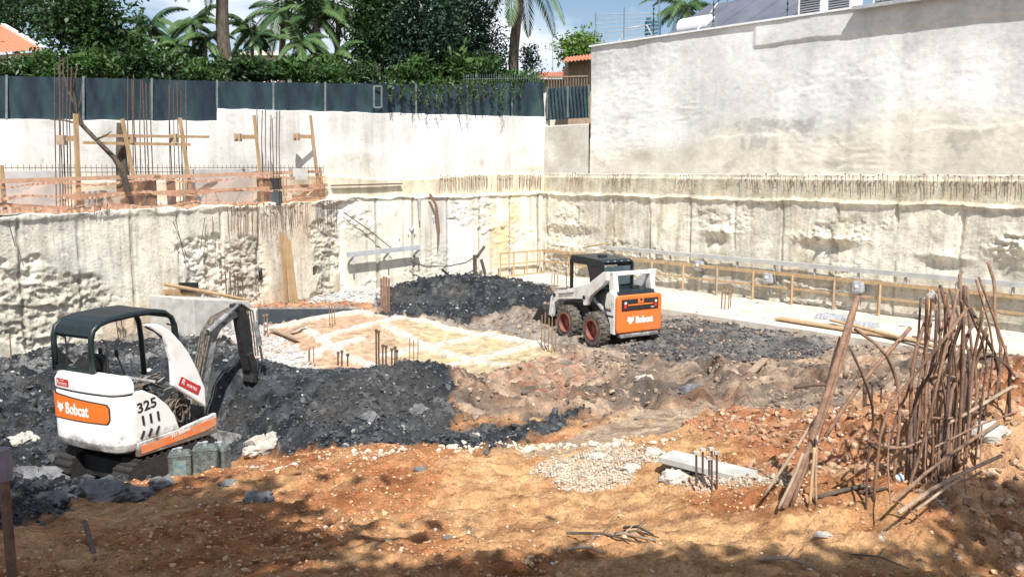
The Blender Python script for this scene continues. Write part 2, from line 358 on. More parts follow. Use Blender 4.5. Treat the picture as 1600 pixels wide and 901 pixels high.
def tps(x, y):
    x = np.asarray(x, float); y = np.asarray(y, float); r = tw[-3]+tw[-2]*x+tw[-1]*y
    for i in range(len(cp)):
        d2 = (x-cp[i, 0])**2+(y-cp[i, 1])**2; r = r+tw[i]*.5*d2*np.log(d2+1e-9)
    return r
gx0, gx1, gy0, gy1 = -15.5, 15.5, 3.2, 38.
bx = np.arange(gx0, gx1+.2, .2); by = np.arange(gy0, gy1+.2, .2); BXg, BYg = np.meshgrid(bx, by); BZ = tps(BXg, BYg)
def base_h(x, y):
    x = np.asarray(x, float); y = np.asarray(y, float)
    fx = np.clip((x-gx0)/.2, 0, len(bx)-1.001); fy = np.clip((y-gy0)/.2, 0, len(by)-1.001); i = fx.astype(int); j = fy.astype(int); a = fx-i; b = fy-j
    return (BZ[j, i]*(1-a)+BZ[j, i+1]*a)*(1-b)+(BZ[j+1, i]*(1-a)+BZ[j+1, i+1]*a)*b
def hit(px, py):                       # where the sight line meets the ground
    d = ray(px, py); t = 3.
    while t < 60:
        q = Vector((0, 0, H))+d*t
        if q.z <= float(base_h(q.x, q.y)): return (q.x, q.y)
        t += .03
    q = G(px, py, 0); return (q.x, q.y)
def poly(*pts): return [hit(*p) if len(p) == 2 else (p[1], p[2]) for p in pts]
WX = lambda x, y: ('w', x, y)
def inside(x, y, pg):
    r = np.zeros(x.shape, bool); n = len(pg)
    for i in range(n):
        x1, y1 = pg[i]; x2, y2 = pg[(i+1) % n]
        if y1 == y2: continue
        c = ((y1 > y) != (y2 > y)) & (x < (x2-x1)*(y-y1)/(y2-y1)+x1); r ^= c
    return r
xs = np.arange(gx0, gx1, .032)
ysl = [gy0]
while ysl[-1] < gy1: ysl.append(ysl[-1]+max(.026, .0026*ysl[-1]+.002*max(ysl[-1]-14, 0)))
ys = np.array(ysl); X, Y = np.meshgrid(xs, ys)
Z = base_h(X, Y)
wx = X+(fbm(X*1.3, Y*1.3, 5, 3)-.5)*1.1; wy = Y+(fbm(X*1.3+40, Y*1.3, 5, 4)-.5)*1.1
def zone(pg, amt=1.):
    m = 0
    for dx, dy in ((.05, 0), (-.05, .03), (0, -.06)): m = m+inside(X+(wx-X)*amt+dx, Y+(wy-Y)*amt+dy, pg)
    return m/3.
dark = np.maximum(zone(poly(WX(-16, 20), WX(-16, 8.6), (0, 830), (130, 790), (240, 750), (330, 735), (450, 705), (560, 700), (700, 706), (770, 708), (815, 692), (930, 655), (900, 650), (830, 668), (735, 672), (715, 610), (700, 585), (600, 572), (450, 575), (385, 548), (330, 534), (250, 528), (150, 546), (0, 560))),
                  zone(poly((585, 476), (640, 440), (690, 425), (760, 436), (860, 455), (870, 480), (800, 492), (720, 505), (640, 500), (600, 492))))
dark2 = zone(poly((1010, 560), (1150, 575), (1290, 560), (1330, 540), (1180, 510), (1040, 500), (960, 548)))
clay = zone(poly((640, 500), (760, 480), (870, 470), (1000, 500), (1180, 505), (1380, 545), (1600, 590), (1480, 600), (1330, 640), (1150, 625), (1000, 645), (860, 660), (740, 665), (715, 600), (780, 580), (900, 550), (840, 525), (700, 520)))
clay_ = clay
floor = zone(poly((350, 540), (400, 520), (520, 488), (575, 484), (640, 500), (760, 520), (860, 540), (880, 560), (780, 580), (720, 590), (560, 600), (400, 600)), .35)
back_or = zone(poly((380, 478), (560, 470), (585, 484), (395, 485)), .3)
sand = zone(poly((790, 715), (870, 690), (1000, 650), (1110, 640), (1080, 670), (960, 695), (850, 712)), .6)
grav = np.maximum(zone(poly((830, 740), (850, 715), (960, 700), (1010, 720), (960, 750), (880, 755)), .8),
       np.maximum(zone(poly((1180, 770), (1290, 775), (1400, 760), (1500, 850), (1560, 901), (1420, 850), (1290, 815), (1200, 790)), .8)*sstep(.42, .6, fbm(X*2.2, Y*2.2, 4, 313)), .7*zone(poly((1040, 720), (1160, 735), (1230, 775), (1060, 770)), .8)))
redb = zone(poly((1060, 668), (1120, 650), (1240, 640), (1330, 640), (1330, 640), (1480, 600), (1600, 575), WX(15.5, 12), WX(15.5, 5), (1600, 900), (1500, 830), (1420, 770), (1240, 765), (1180, 735)))
pinkrub = zone(poly((690, 590), (800, 560), (900, 555), (960, 600), (880, 640), (760, 600)), .8)
nA = fbm(X*.9, Y*.9, 5, 11); nB = fbm(X*4, Y*4, 4, 12); nC = fbm(X*.35, Y*.35, 3, 13)
rot_ = X*.94+Y*.34; rt2_ = -X*.34+Y*.94
def lerp3(a, b, t): t = t[..., None]; return a*(1-t)+b*t
c = lerp3(np.array([.57, .335, .165]), np.array([.42, .19, .085]), sstep(.42, .66, nA+.06*sstep(0, -5, X)))           # orange earth
c = lerp3(c, np.array([.62, .38, .20]), sstep(.5, .8, nB)*.5)
c = lerp3(c, np.array([.26, .11, .055]), sstep(.6, .75, fbm(X*1.7, Y*3, 4, 77))*.5)
c = lerp3(c, lerp3(np.array([.42, .19, .095]), np.array([.54, .32, .18]), sstep(.4, .7, nA)), redb)
cl = lerp3(np.array([.25, .19, .145]), np.array([.44, .33, .24]), sstep(.35, .65, fbm(X*.7+9, Y*1.4, 4, 21)))
cl = lerp3(cl, np.array([.10, .085, .075]), sstep(.5, .68, fbm(rot_*1.1, rt2_*3.2, 5, 23))*.75); cl = lerp3(cl, np.array([.42, .23, .13]), sstep(.58, .70, fbm(X*1.3, Y*2.2, 5, 24))*.3); cl = lerp3(cl, np.array([.30, .27, .24]), sstep(.0, 1., (Y-17)/4)*.75)
clay = np.clip(np.maximum(clay, sstep(12.6, 13.6, Y+(nA-.5)*2)*(1-redb)), 0, 1)*(1-dark)*(1-floor); c = lerp3(c, cl, clay)
c = lerp3(c, np.array([.42, .21, .13]), pinkrub*.6*sstep(.4, .6, nB))
stripm = np.zeros(X.shape)
for (a, b) in [((395, 524), (560, 490)), ((560, 490), (690, 512)), ((455, 508), (530, 545)), ((530, 545), (640, 585)), ((500, 530), (640, 496)), ((600, 548), (790, 518)), ((600, 512), (700, 548)), ((700, 548), (790, 575)), ((640, 580), (860, 535)), ((660, 505), (860, 545)), ((430, 560), (560, 530)), ((420, 580), (500, 545))]:
    qa = G(*a, 0); qb = G(*b, 0); dx, dy = qb.x-qa.x, qb.y-qa.y; t_ = np.clip(((X-qa.x)*dx+(Y-qa.y)*dy)/(dx*dx+dy*dy), 0, 1)
    stripm = np.maximum(stripm, sstep(.19, .14, np.hypot(X-qa.x-t_*dx, Y-qa.y-t_*dy)+(fbm(X*3, Y*3, 5, 888)-.5)*.18))
stripm *= np.clip(floor*1.5, 0, 1)
fl = lerp3(np.array([.60, .48, .29]), np.array([.58, .38, .25]), sstep(.1, -1.2, X+ (Y-21)*.15 +2.2+(nA-.5)*2))
fl = lerp3(fl, np.array([.70, .64, .52]), sstep(.5, .7, nB)*.25)
fl = lerp3(fl, np.array([.74, .69, .60]), stripm*.85); fl = lerp3(fl, np.array([.30, .22, .13]), sstep(.6, .72, fbm(X*3, Y*3, 4, 889))*.5*(1-stripm)); c = lerp3(c, fl, floor); c = lerp3(c, np.array([.50, .26, .15]), back_or)
c = lerp3(c, lerp3(np.array([.48, .37, .26]), np.array([.36, .28, .21]), sstep(.4, .7, nB)), sand)
c = lerp3(c, lerp3(np.array([.54, .44, .34]), np.array([.66, .62, .56]), sstep(.4, .6, nB)), grav*.5)
dk = lerp3(np.array([.028, .032, .036]), np.array([.075, .082, .09]), sstep(.35, .7, nB)*.8)
dk = lerp3(dk, np.array([.30, .295, .28]), sstep(1.6, .6, (Y-16.2)*-1+1.2)*sstep(.45, .6, nB)*(X < -5)*.6); dk = lerp3(dk, np.array([.10, .09, .08]), sstep(.5, .7, fbm(X*1.1, Y*1.1, 4, 35))*.45); dk = lerp3(dk, np.array([.22, .22, .21]), sstep(.66, .75, fbm(X*4.2, Y*4.2, 4, 33))*.5)
c = lerp3(c, dk, dark); c = lerp3(c, lerp3(np.array([.06, .065, .075]), np.array([.20, .19, .175]), sstep(.35, .62, fbm(rot_*1.2, rt2_*4, 5, 25))), dark2*.85)
whiter = zone(poly((380, 545), (330, 520), (400, 500), (480, 560), (520, 600), (430, 590)), .6)
c = lerp3(c, np.array([.60, .58, .55]), whiter*.7*(1-dark)*sstep(.35, .55, nB))
whb = zone(poly((480, 478), (560, 440), (650, 440), (600, 475)), .6); c = lerp3(c, np.array([.66, .65, .62]), whb*.8*(1-.8*sstep(.5, .7, nB)))
flat = np.clip(1-floor*.85-sand*.5, .1, 1); onlyor = np.clip(1-dark-dark2-clay-floor, 0, 1)
hd = dark*(clods(X, Y, .26, 51)*.7+clods(X, Y, .14, 52)*1.2+clods(X+.03, Y, .085, 53)*1.2+(ridge(X*2.5, Y*2.5, 5, 55)-.6)*.22+(fbm(X*1.6, Y*1.6, 4, 54)-.5)*.32)
rot = X*.94+Y*.34; rt2 = -X*.34+Y*.94
tr = ridge(rot*.35, rt2*1.9, 4, 61)
hc = np.maximum(clay, dark2)*((tr-.6)*.34+(ridge(rot*1.6, rt2*4.5, 5, 67)-.62)*.20+clods(X, Y, .2, 62)*.6*sstep(.45, .6, fbm(X*.8, Y*.8, 3, 63))+clods(X, Y, .09, 64)*.5+(fbm(X*3, Y*3, 4, 65)-.5)*.10)
hr = redb*(clods(X, Y, .2, 71)*.6+clods(X, Y, .10, 72)*.9+(ridge(X*3, Y*3, 5, 75)-.6)*.22+(fbm(X*2, Y*2, 4, 73)-.5)*.3)
ho = onlyor*((ridge(X*.7+Y*.2, Y*1.5, 5, 81)-.6)*.20+(fbm(X*5, Y*7, 5, 82)-.5)*.12-.05*sstep(.80, .92, ridge(X*3, Y*6, 4, 86))+clods(X, Y, .1, 83)*.8*sstep(.42, .6, fbm(X*1.1, Y*1.1, 3, 84))+clods(X, Y, .05, 85)*.8)*(1-.6*redb)
hg = grav*clods(X, Y, .06, 91)*1.2
# wheel ruts of the loader
rut = 0
for (ax, ay, bx_, by_) in ((3.1, 19.0, 6.2, 12.8), (1.7, 18.6, 2.2, 13.5), (2.6, 18.4, -.6, 14.6), (1.2, 21.5, -2.2, 27), (2.3, 21.6, .6, 27), (3.4, 18.6, 7.5, 14.5), (.8, 18.0, -1.2, 15.2), (4.0, 17.5, 3.2, 12.2), (-.3, 14.2, 5.0, 15.4), (-.5, 13.6, 5.2, 14.7)):
    dx, dy = bx_-ax, by_-ay; ll = math.hypot(dx, dy); t_ = np.clip(((X-ax)*dx+(Y-ay)*dy)/ll**2, 0, 1)
    dd = np.hypot(X-ax-t_*dx, Y-ay-t_*dy)+(nA-.5)*.35
    rut = rut-.15*np.exp(-(dd/.16)**2)+.09*np.exp(-((dd-.32)/.12)**2)
Z = Z+stripm*.07+(hd+hc+hr+ho+hg)*flat+(fbm(X*6, Y*6, 3, 95)-.5)*.02+rut*np.clip(clay+dark2, 0, 1)
c = c*(.72+.5*fbm(X*7, Y*9, 4, 96))[..., None]; c = lerp3(c, c*np.array([.66, .55, .50]), (1-floor)*(1-dark)*sstep(.52, .7, fbm(X*2.4, Y*5., 5, 97))*.7)
V = np.stack([X, Y, Z], -1).reshape(-1, 3)
g = fast_mesh('ground', V, gridfaces(len(ys), len(xs)), mt['ground'], col=np.clip(c, 0, 1).reshape(-1, 3), uv=V.copy())
g['kind'] = 'structure'
def gh(x, y):
    i = min(max(int((x-xs[0])/.032), 0), len(xs)-2); j = min(max(int(np.searchsorted(ys, y))-1, 0), len(ys)-2); return float(Z[j, i])
# far and near ground outside the pit
m = MB()
def rect(x0, y0, x1, y1, z): m.quad((x0, y0, z), (x1, y0, z), (x1, y1, z), (x0, y1, z))
rect(-600, -600, 600, gy0+.02, 1.35); rect(-600, gy0+.02, gx0, 14, 1.35); rect(gx1, gy0+.02, 600, 8, 1.35)
m.build('surrounding_ground', M('dry_soil', (.30, .17, .09), (.22, .12, .07), scale=.5, bump=.2, rough=.95), kind='structure')
m = MB(); b0 = BW.w(40, 5.3, -.5); b1 = BW.w(0, 5.3, -.5); r1 = RW.w(45, 5.3, -.5)
m.add([b0, b1, r1, (600, r1.y, 5.3), (600, 900, 5.3), (-600, 900, 5.3), (-600, b0.y, 5.3)], [(0, 1, 2, 3, 4, 5, 6)])
m.build('garden_ground', M('garden_soil', (.06, .09, .03), (.12, .10, .06), scale=.6, bump=.2, rough=.95), kind='structure')

# ------------------------------------------------------------ loose clods and stones (uncountable: stuff)
ICO = None
def ico():
    t = (1+5**.5)/2; v = np.array([(-1,t,0),(1,t,0),(-1,-t,0),(1,-t,0),(0,-1,t),(0,1,t),(0,-1,-t),(0,1,-t),(t,0,-1),(t,0,1),(-t,0,-1),(-t,0,1)], float); v /= np.linalg.norm(v[0])
    f = np.array([(0,11,5),(0,5,1),(0,1,7),(0,7,10),(0,10,11),(1,5,9),(5,11,4),(11,10,2),(10,7,6),(7,1,8),(3,9,4),(3,4,2),(3,2,6),(3,6,8),(3,8,9),(4,9,5),(2,4,11),(6,2,10),(8,6,7),(9,8,1)])
    return v, f
IV, IF = ico()
def scatter(name, mask, n, s0, s1, ca, cb, pw=2., sink=.25, ymax=99, mat='rock', label=None):
    w = (mask*(Y < ymax)*np.gradient(ys)[:, None]/np.maximum(Y, 5)**.8).ravel(); idx = np.random.choice(len(w), n, p=w/w.sum())
    cx_, cy_, cz_ = X.ravel()[idx], Y.ravel()[idx], Z.ravel()[idx]
    s = s0+(s1-s0)*np.random.rand(n)**pw
    sc = np.stack([s*(.7+.7*np.random.rand(n)), s*(.7+.7*np.random.rand(n)), s*(.5+.5*np.random.rand(n))], -1)
    v = IV[None]*(.75+.5*np.random.rand(n, 12, 1))*sc[:, None, :]
    a = np.random.rand(n)*6.28; b = (np.random.rand(n)-.5)*1.4
    y_, z_ = v[..., 1]*np.cos(b)[:, None]-v[..., 2]*np.sin(b)[:, None], v[..., 1]*np.sin(b)[:, None]+v[..., 2]*np.cos(b)[:, None]
    x_, y2 = v[..., 0]*np.cos(a)[:, None]-y_*np.sin(a)[:, None], v[..., 0]*np.sin(a)[:, None]+y_*np.cos(a)[:, None]
    V_ = np.stack([x_+cx_[:, None], y2+cy_[:, None], z_+(cz_+s*(.5-sink))[:, None]], -1).reshape(-1, 3)
    F_ = (IF[None]+np.arange(n)[:, None, None]*12).reshape(-1, 3)
    t = np.random.rand(n, 1); col = np.repeat(np.array(ca)*(1-t)+np.array(cb)*t, 12, 0)
    o = fast_mesh(name, V_, F_, mt[mat], col=col, uv=V_.copy(), smooth=False); o['kind'] = 'stuff'; o['label'] = label; return o
scatter('mud_clods', dark*(.3+nA), 42000, .007, .036, (.022, .026, .03), (.11, .12, .135), pw=2.6, mat='mud', label='dark grey mud clods heaped around the excavator')
scatter('mud_clods', dark*(.3+nA), 700, .04, .10, (.03, .032, .035), (.10, .105, .11), pw=2., mat='mud', sink=.5, label='larger dark lumps in the mud heaps')
scatter('mud_clods', dark2*(.3+nA), 6500, .008, .045, (.04, .043, .05), (.16, .155, .15), mat='mud', label='dark grey mud clods beside the loader')
scatter('clay_clods', clay*sstep(.38, .6, nA), 24000, .010, .060, (.13, .10, .08), (.46, .34, .25), pw=2.6, label='brown clay crumbs churned over the pit floor')
scatter('earth_clods', redb, 14000, .010, .050, (.28, .15, .085), (.60, .42, .28), pw=2.5, label='red earth lumps on the bank under the rebar')
scatter('earth_clods', onlyor*(1-redb)*sstep(.40, .6, nA), 20000, .004, .024, (.36, .18, .085), (.72, .50, .30), pw=2.5, ymax=12, label='small orange soil crumbs on the foreground mound')
scatter('gravel', grav, 9000, .005, .019, (.40, .33, .24), (.70, .62, .52), pw=2.2, label='pale broken gravel spilled on the orange mound')
scatter('gravel', onlyor+.15*clay+redb*.5, 3500, .005, .022, (.50, .42, .32), (.76, .70, .62), pw=3, label='scattered pale pebbles over the earth')
scatter('stone_chips', dark, 900, .015, .05, (.25, .25, .25), (.60, .59, .56), pw=3, label='light stone chips mixed into the dark mud')
crest = np.exp(-((Y-10.15+(nA-.5)*.9)/.12)**2)*(np.abs(X+.6) < 2.6)*sstep(.35, .6, fbm(X*2, Y*2, 3, 99))
scatter('rubble', crest, 420, .012, .045, (.50, .40, .28), (.76, .68, .56), label='pale rubble along the edge of the orange mound')
scatter('rubble', whb+whiter*(1-dark)*.5, 2600, .015, .065, (.38, .38, .37), (.72, .71, .68), label='whitish rubble at the foot of the back walls')

# ------------------------------------------------------------ walls
def wallmesh(name, pl, s0, s1, z0, ztop, ds, dz, off, colf, mat, th=.5, parent=None):
    s = np.arange(s0, s1+ds*.5, ds); nz = int(max((ztop(np.array([s0]))[0]-z0)/dz, 2))+1; v = np.linspace(0, 1, nz)
    top = ztop(s); Sg = np.repeat(s[None], nz, 0); Zg = z0+v[:, None]*(top-z0)[None]
    O = off(Sg, Zg)
    def pos(Sg, Zg, O): return np.stack([pl.p.x+pl.u.x*Sg+pl.n.x*O, pl.p.y+pl.u.y*Sg+pl.n.y*O, Zg], -1)
    front = pos(Sg, Zg, O).reshape(-1, 3); nc = len(s)
    bk = pos(np.repeat(s[None], 2, 0), np.stack([top, np.full(nc, z0)]), np.full((2, nc), -th)).reshape(-1, 3)
    Vv = np.concatenate([front, bk]); nb = len(front); f = [gridfaces(nz, nc)]
    i = np.arange(nc-1); t0 = (nz-1)*nc
    f.append(np.stack([t0+i, t0+i+1, nb+i+1, nb+i], -1)); f.append(np.stack([nb+i, nb+i+1, nb+nc+i+1, nb+nc+i], -1))
    col = colf(Sg, Zg, O).reshape(-1, 3); col = np.concatenate([col, np.repeat(col[-nc:], 2, 0).reshape(nc, 2, 3).transpose(1, 0, 2).reshape(-1, 3)])
    uv = np.concatenate([np.stack([Sg, Zg], -1).reshape(-1, 2), np.stack([np.r_[s, s], np.r_[top+.1, np.full(nc, z0)]], -1)])
    # end caps
    for k in (0, nc-1):
        colv = np.arange(nz)*nc+k; a = nb+k; b = nb+nc+k
        for j in range(nz-1): f.append(np.array([[colv[j], colv[j+1], a, b if j == 0 else a]])) if False else None
    if parent is not None:
        l, rz = FR[parent.name]; Vv = Vv-np.array(l)
    o = fast_mesh(name, Vv, np.concatenate(f), mat, col=np.clip(col, 0, 1), uv=uv, smooth=True, parent=parent)
    # end caps as n-gons
    return o
def RG(S_, Z_, sd):
    wq = fbm(S_*3, Z_*3, 4, sd+3)*.5
    _, r1 = worley(S_*2.6+wq, Z_*4.4+wq, sd); _, r2 = worley(S_*7+wq, Z_*10-wq, sd+1)
    return (r1-.5)*.075+(r2-.5)*.045+(ridge(S_*2+wq, Z_*5+wq, 6, sd)-.62)*.06+(fbm(S_*9, Z_*12, 4, sd+2)-.5)*.05
def gauss(S_, Z_, s, z, rs, rz): return np.exp(-((S_-s)/rs)**2-((Z_-z)/rz)**2)
LIP = 3.28
# --- right retaining wall
rl = [RW.sz(*q) for q in ((1132, 362), (1300, 372), (1592, 385), (1480, 400), (900, 352), (1020, 480), (1210, 440))]
def off_r(S_, Z_):
    n1 = fbm(S_*1.2, Z_*1.2, 5, 101)
    low = .30+(n1-.5)*.05+(fbm(S_*6, Z_*6, 3, 102)-.5)*.02
    lipz = LIP+(fbm(S_*1.5, S_*0, 4, 103)-.5)*.14
    o = np.where(Z_ < lipz, low, .10+(n1-.5)*.03)
    o += .10*np.exp(-((Z_-lipz+.04)/.05)**2)*(.3+fbm(S_*3, Z_*0, 4, 104))*(Z_ < lipz+.05)
    o = np.where(Z_ > 3.93, .0+(n1-.5)*.03, o)
    j = np.abs(((S_+.4) % 1.75)-.875); jm = (Z_ < lipz-.03)
    o -= jm*.045*np.exp(-((j-.02)/.03)**2)*sstep(.35, .6, fbm(S_*.9+7, Z_*1.6, 3, 186))
    o += jm*.03*(_h(np.floor((S_+.4+.875)/1.75), S_*0, 5)-.5)*2
    rough = np.zeros(S_.shape)
    for (s, z), (a, b, amp) in zip(rl, ((.42, .32, .30), (.95, .28, .33), (.6, .8, .32), (.7, .3, .12), (1.3, .4, .16), (1.2, .35, .12), (1., .3, .12))):
        zz = Z_-z; gz = np.where(zz > 0, np.exp(-(zz/(b*.35))**2), np.exp(-(zz/b)**2)); gm = gauss(S_, Z_*0, s, 0, a, 1)*gz
        rough = np.maximum(rough, gm); up = np.exp(-((zz-.02)/(b*.45))**2)*gauss(S_, Z_*0, s, 0, a, 1)
        o += amp*up*(.30+1.1*(ridge(S_*5, Z_*6, 5, 105)-.5)+.5*(fbm(S_*4, Z_*4, 4, 109)-.5))-.10*np.exp(-((zz+b*.9)/(b*.6))**2)*gauss(S_, Z_*0, s, 0, a*.8, 1)
    rz = sstep(.57, .70, fbm(S_*.55, Z_*.8, 4, 106))*(Z_ < 2.9); lowr = sstep(1.15, .7, Z_)*sstep(.42, .62, fbm(S_*.5+5, Z_*.9, 3, 108))
    o += RG(S_, Z_, 107)*np.maximum(rz, lowr)*.8
    return o
def col_r(S_, Z_, O_):
    n1 = fbm(S_*.6, Z_*.6, 5, 111)[..., None]; n2 = fbm(S_*3, Z_*.5, 4, 112)
    c = np.array([.78, .73, .61])*(1-n1)+np.array([.69, .65, .55])*n1
    pan = _h(np.floor((S_+.4+.875)/1.75), S_*0, 55)
    c = c*(.86+.24*pan)[..., None]
    c = lerp3(c, np.array([.54, .46, .33]), sstep(.55, .75, n2)*.5*(Z_ < LIP))
    band = (Z_ > LIP-.05) & (Z_ < 3.95)
    c = np.where(band[..., None], lerp3(np.array([.62, .57, .45])*np.ones_like(c), np.array([.46, .39, .27]), sstep(.35, .8, fbm(S_*5, Z_*1.2, 5, 113))*.7), c)
    j = np.abs(((S_+.4) % 1.75)-.875); c = c*(1-.32*(np.exp(-((j-.02)/.03)**2)*(Z_ < LIP)*sstep(.3, .6, fbm(S_*.3, Z_*2, 3, 114))))[..., None]
    c = c*(1-.3*sstep(.88, .95, ridge(S_*.9, Z_*1.4, 5, 116))*(Z_ < LIP))[..., None]; c = c*(1-.16*sstep(.62, .75, fbm(S_*6, Z_*.35, 4, 117))*(Z_ < LIP))[..., None]
    c = lerp3(c, np.array([.34, .31, .26]), sstep(.62, .72, fbm(S_*1.4, Z_*2.2, 5, 115))*.35)
    c = lerp3(c, np.array([.46, .43, .36]), sstep(1.25, .9, Z_)*.45)
    return c
rw = thing('retaining_wall', 'long stained concrete retaining wall on the right side of the pit, below the tall grey wall', 'wall', tuple(RW.w(8, 0)))
wallmesh('wall_face', RW, -.3, 30, -.4, lambda s: np.full(s.shape, 4.06), .03, .03, off_r, col_r, mt['wall'], parent=rw)
# --- building wall above it
sB, _ = RW.sz(922, 150); TOPB = 8.72
pt = [RW.sz(1148, 190), RW.sz(1272, 222), RW.sz(1197, 232)]
def off_b(S_, Z_):
    n1 = fbm(S_*.7, Z_*.7, 5, 121); o = -.04+(n1-.5)*.06+(ridge(S_*2.2, Z_*6, 5, 122)-.62)*.03*sstep(.5, .65, fbm(S_*.3, Z_*.5, 3, 123))+(fbm(S_*6, Z_*9, 4, 129)-.5)*.022*sstep(.4, .65, fbm(S_*.35+4, Z_*.6, 3, 130))
    led = 6.35+.55*sstep(6, 16, S_)+(fbm(S_*1.1, S_*0, 4, 124)-.5)*.3; o += .022*sstep(0, -.06, Z_-led)*sstep(8, 12, S_)*sstep(.4, .6, fbm(S_*.8, S_*0, 3, 127))
    led2 = 5.35+(fbm(S_*1.3, S_*0, 4, 125)-.5)*.25; o += .018*sstep(0, -.07, Z_-led2)*sstep(.42, .6, fbm(S_*.7, S_*0, 3, 128))
    led3 = 8.05+(fbm(S_*.8, S_*0, 3, 126)-.5)*.1; o += .05*sstep(-.05, .0, Z_-led3)*sstep(9.4, 9.6, S_)
    return o+.0
def col_b(S_, Z_, O_):
    n1 = fbm(S_*.4, Z_*.5, 5, 131); c = lerp3(np.array([.66, .665, .65]), np.array([.76, .76, .74]), sstep(.35, .65, n1))
    c = c*(1-.16*sstep(.88, .96, ridge(S_*.25, Z_*.9, 6, 135)))[..., None]; c = c*(.90+.16*sstep(.3, .7, fbm(S_*.25, Z_*.6, 4, 136)))[..., None]; c = c*(1-.10*sstep(.5, .7, fbm(S_*1.6, Z_*.12, 4, 137)))[..., None]
    warm = sstep(5.6, 4.3, Z_+(fbm(S_*.6, Z_*.6, 4, 132)-.5)*1.6+ -.05*S_); c = lerp3(c, np.array([.70, .65, .52]), warm*.8)
    c = lerp3(c, np.array([.30, .28, .25]), sstep(.64, .74, fbm(S_*.9, Z_*1.6, 5, 133))*.45*sstep(6.8, 4.5, Z_))
    (a, zt), (b, zb), (mid, zm) = pt; w_ = (fbm(S_*3, Z_*3, 5, 134)-.5)*.4
    inp = ((S_+w_ > a) & (S_+w_ < b) & (Z_+w_ < zt) & (Z_+w_ > zt-.36)) | ((S_+w_ > a+.25) & (S_+w_ < mid) & (Z_+w_ > zb-.15) & (Z_ < zt-.1))
    c = lerp3(c, np.array([.42, .41, .38]), inp*.65*sstep(.25, .55, fbm(S_*5, Z_*5, 4, 138)))
    c = lerp3(c, np.array([.34, .31, .24]), np.clip(gauss(S_, Z_, 5.0, 4.7, .7, .28)+gauss(S_, Z_, 7.2, 4.75, .5, .35), 0, 1)*.55)
    return c
bl = thing('neighbour_building', 'tall bare grey rendered wall of the neighbouring building, rising above the right retaining wall', 'building', tuple(RW.w(8, 4)))
bwf = wallmesh('wall', RW, sB, 30, 4.02, lambda s: np.full(s.shape, TOPB), .04, .04, off_b, col_b, mt['upper'], parent=bl, th=6)
m = MB(); m.prism([RW.w(sB, 4.0, -.05), RW.w(sB, TOPB, -.05), RW.w(sB, TOPB, -6), RW.w(sB, 4.0, -6)], RW.u*.05); m.build('end_wall', mt['cream'], bl, world=True)
m = MB(); m.bar(RW.w(sB-.05, TOPB+.03, -.08), RW.w(30, TOPB+.03, -.08), .26, .06); m.build('coping', mt['pvc'], bl, world=True)
m = MB(); s_e, z_e = RW.sz(1338, 25); m.bar(RW.w(s_e, TOPB-.02, .10), RW.w(30, TOPB-.02, .10), .34, .10); m.build('eave_strip', mt['grey'], bl, world=True)
# low wall between corner and building
def off_c(S_, Z_): return (fbm(S_*2, Z_*2, 4, 141)-.5)*.05
def col_c(S_, Z_, O_): return lerp3(np.array([.52, .49, .43]), np.array([.62, .60, .55]), sstep(.35, .65, fbm(S_, Z_, 4, 142)))
s0c, zc = RW.sz(885, 195)
o = wallmesh('boundary_wall', RW, -.02, sB-.01, 4.02, lambda s: np.full(s.shape, zc), .06, .06, off_c, col_c, mt['upper'], th=.4)
tag(o, 'short rendered wall section in the corner under the small green mesh fence', 'wall')
# --- back wall
t340, z340 = BW.sz(340, 170); _, z850 = BW.sz(850, 183); t0_, z0_ = BW.sz(0, 186); _, z340b = BW.sz(338, 189)
slB = (z340-z850)/t340; slL = (z0_-z340b)/(t0_-t340)
def topb(s): return np.where(s < t340, z850+slB*s+(fbm(s*2, s*0, 3, 150)-.5)*.06, z340b+slL*(s-t340)+(fbm(s*2, s*0, 3, 151)-.5)*.05)
tJ = 6.3
def off_k(S_, Z_):
    n1 = fbm(S_*1., Z_*1., 5, 152); lz = LIP+(fbm(S_*1.7, S_*0, 4, 153)-.5)*.16
    o = np.where(Z_ < lz, .26, .08)+(n1-.5)*.05; o = np.where(Z_ > 3.95+.1*np.sin(S_*.7), .0+(n1-.5)*.05, o)
    o += .09*np.exp(-((Z_-lz+.04)/.05)**2)*(.2+fbm(S_*3, Z_*0, 4, 154))*(Z_ < lz+.05)
    j = np.abs(((S_+.2) % 1.5)-.75); o -= (Z_ < lz-.03)*.045*np.exp(-((j-.02)/.035)**2)
    rz = np.maximum(sstep(.58, .7, fbm(S_*.7, Z_*.8, 4, 156)), gauss(S_, Z_, 1.9, 1.7, 1.0, .9)*.9)*(Z_ < 3.)
    rz = np.maximum(rz, gauss(S_, Z_, 5.6, .6, .9, .7)); o += RG(S_, Z_, 157)*rz*.8
    return o
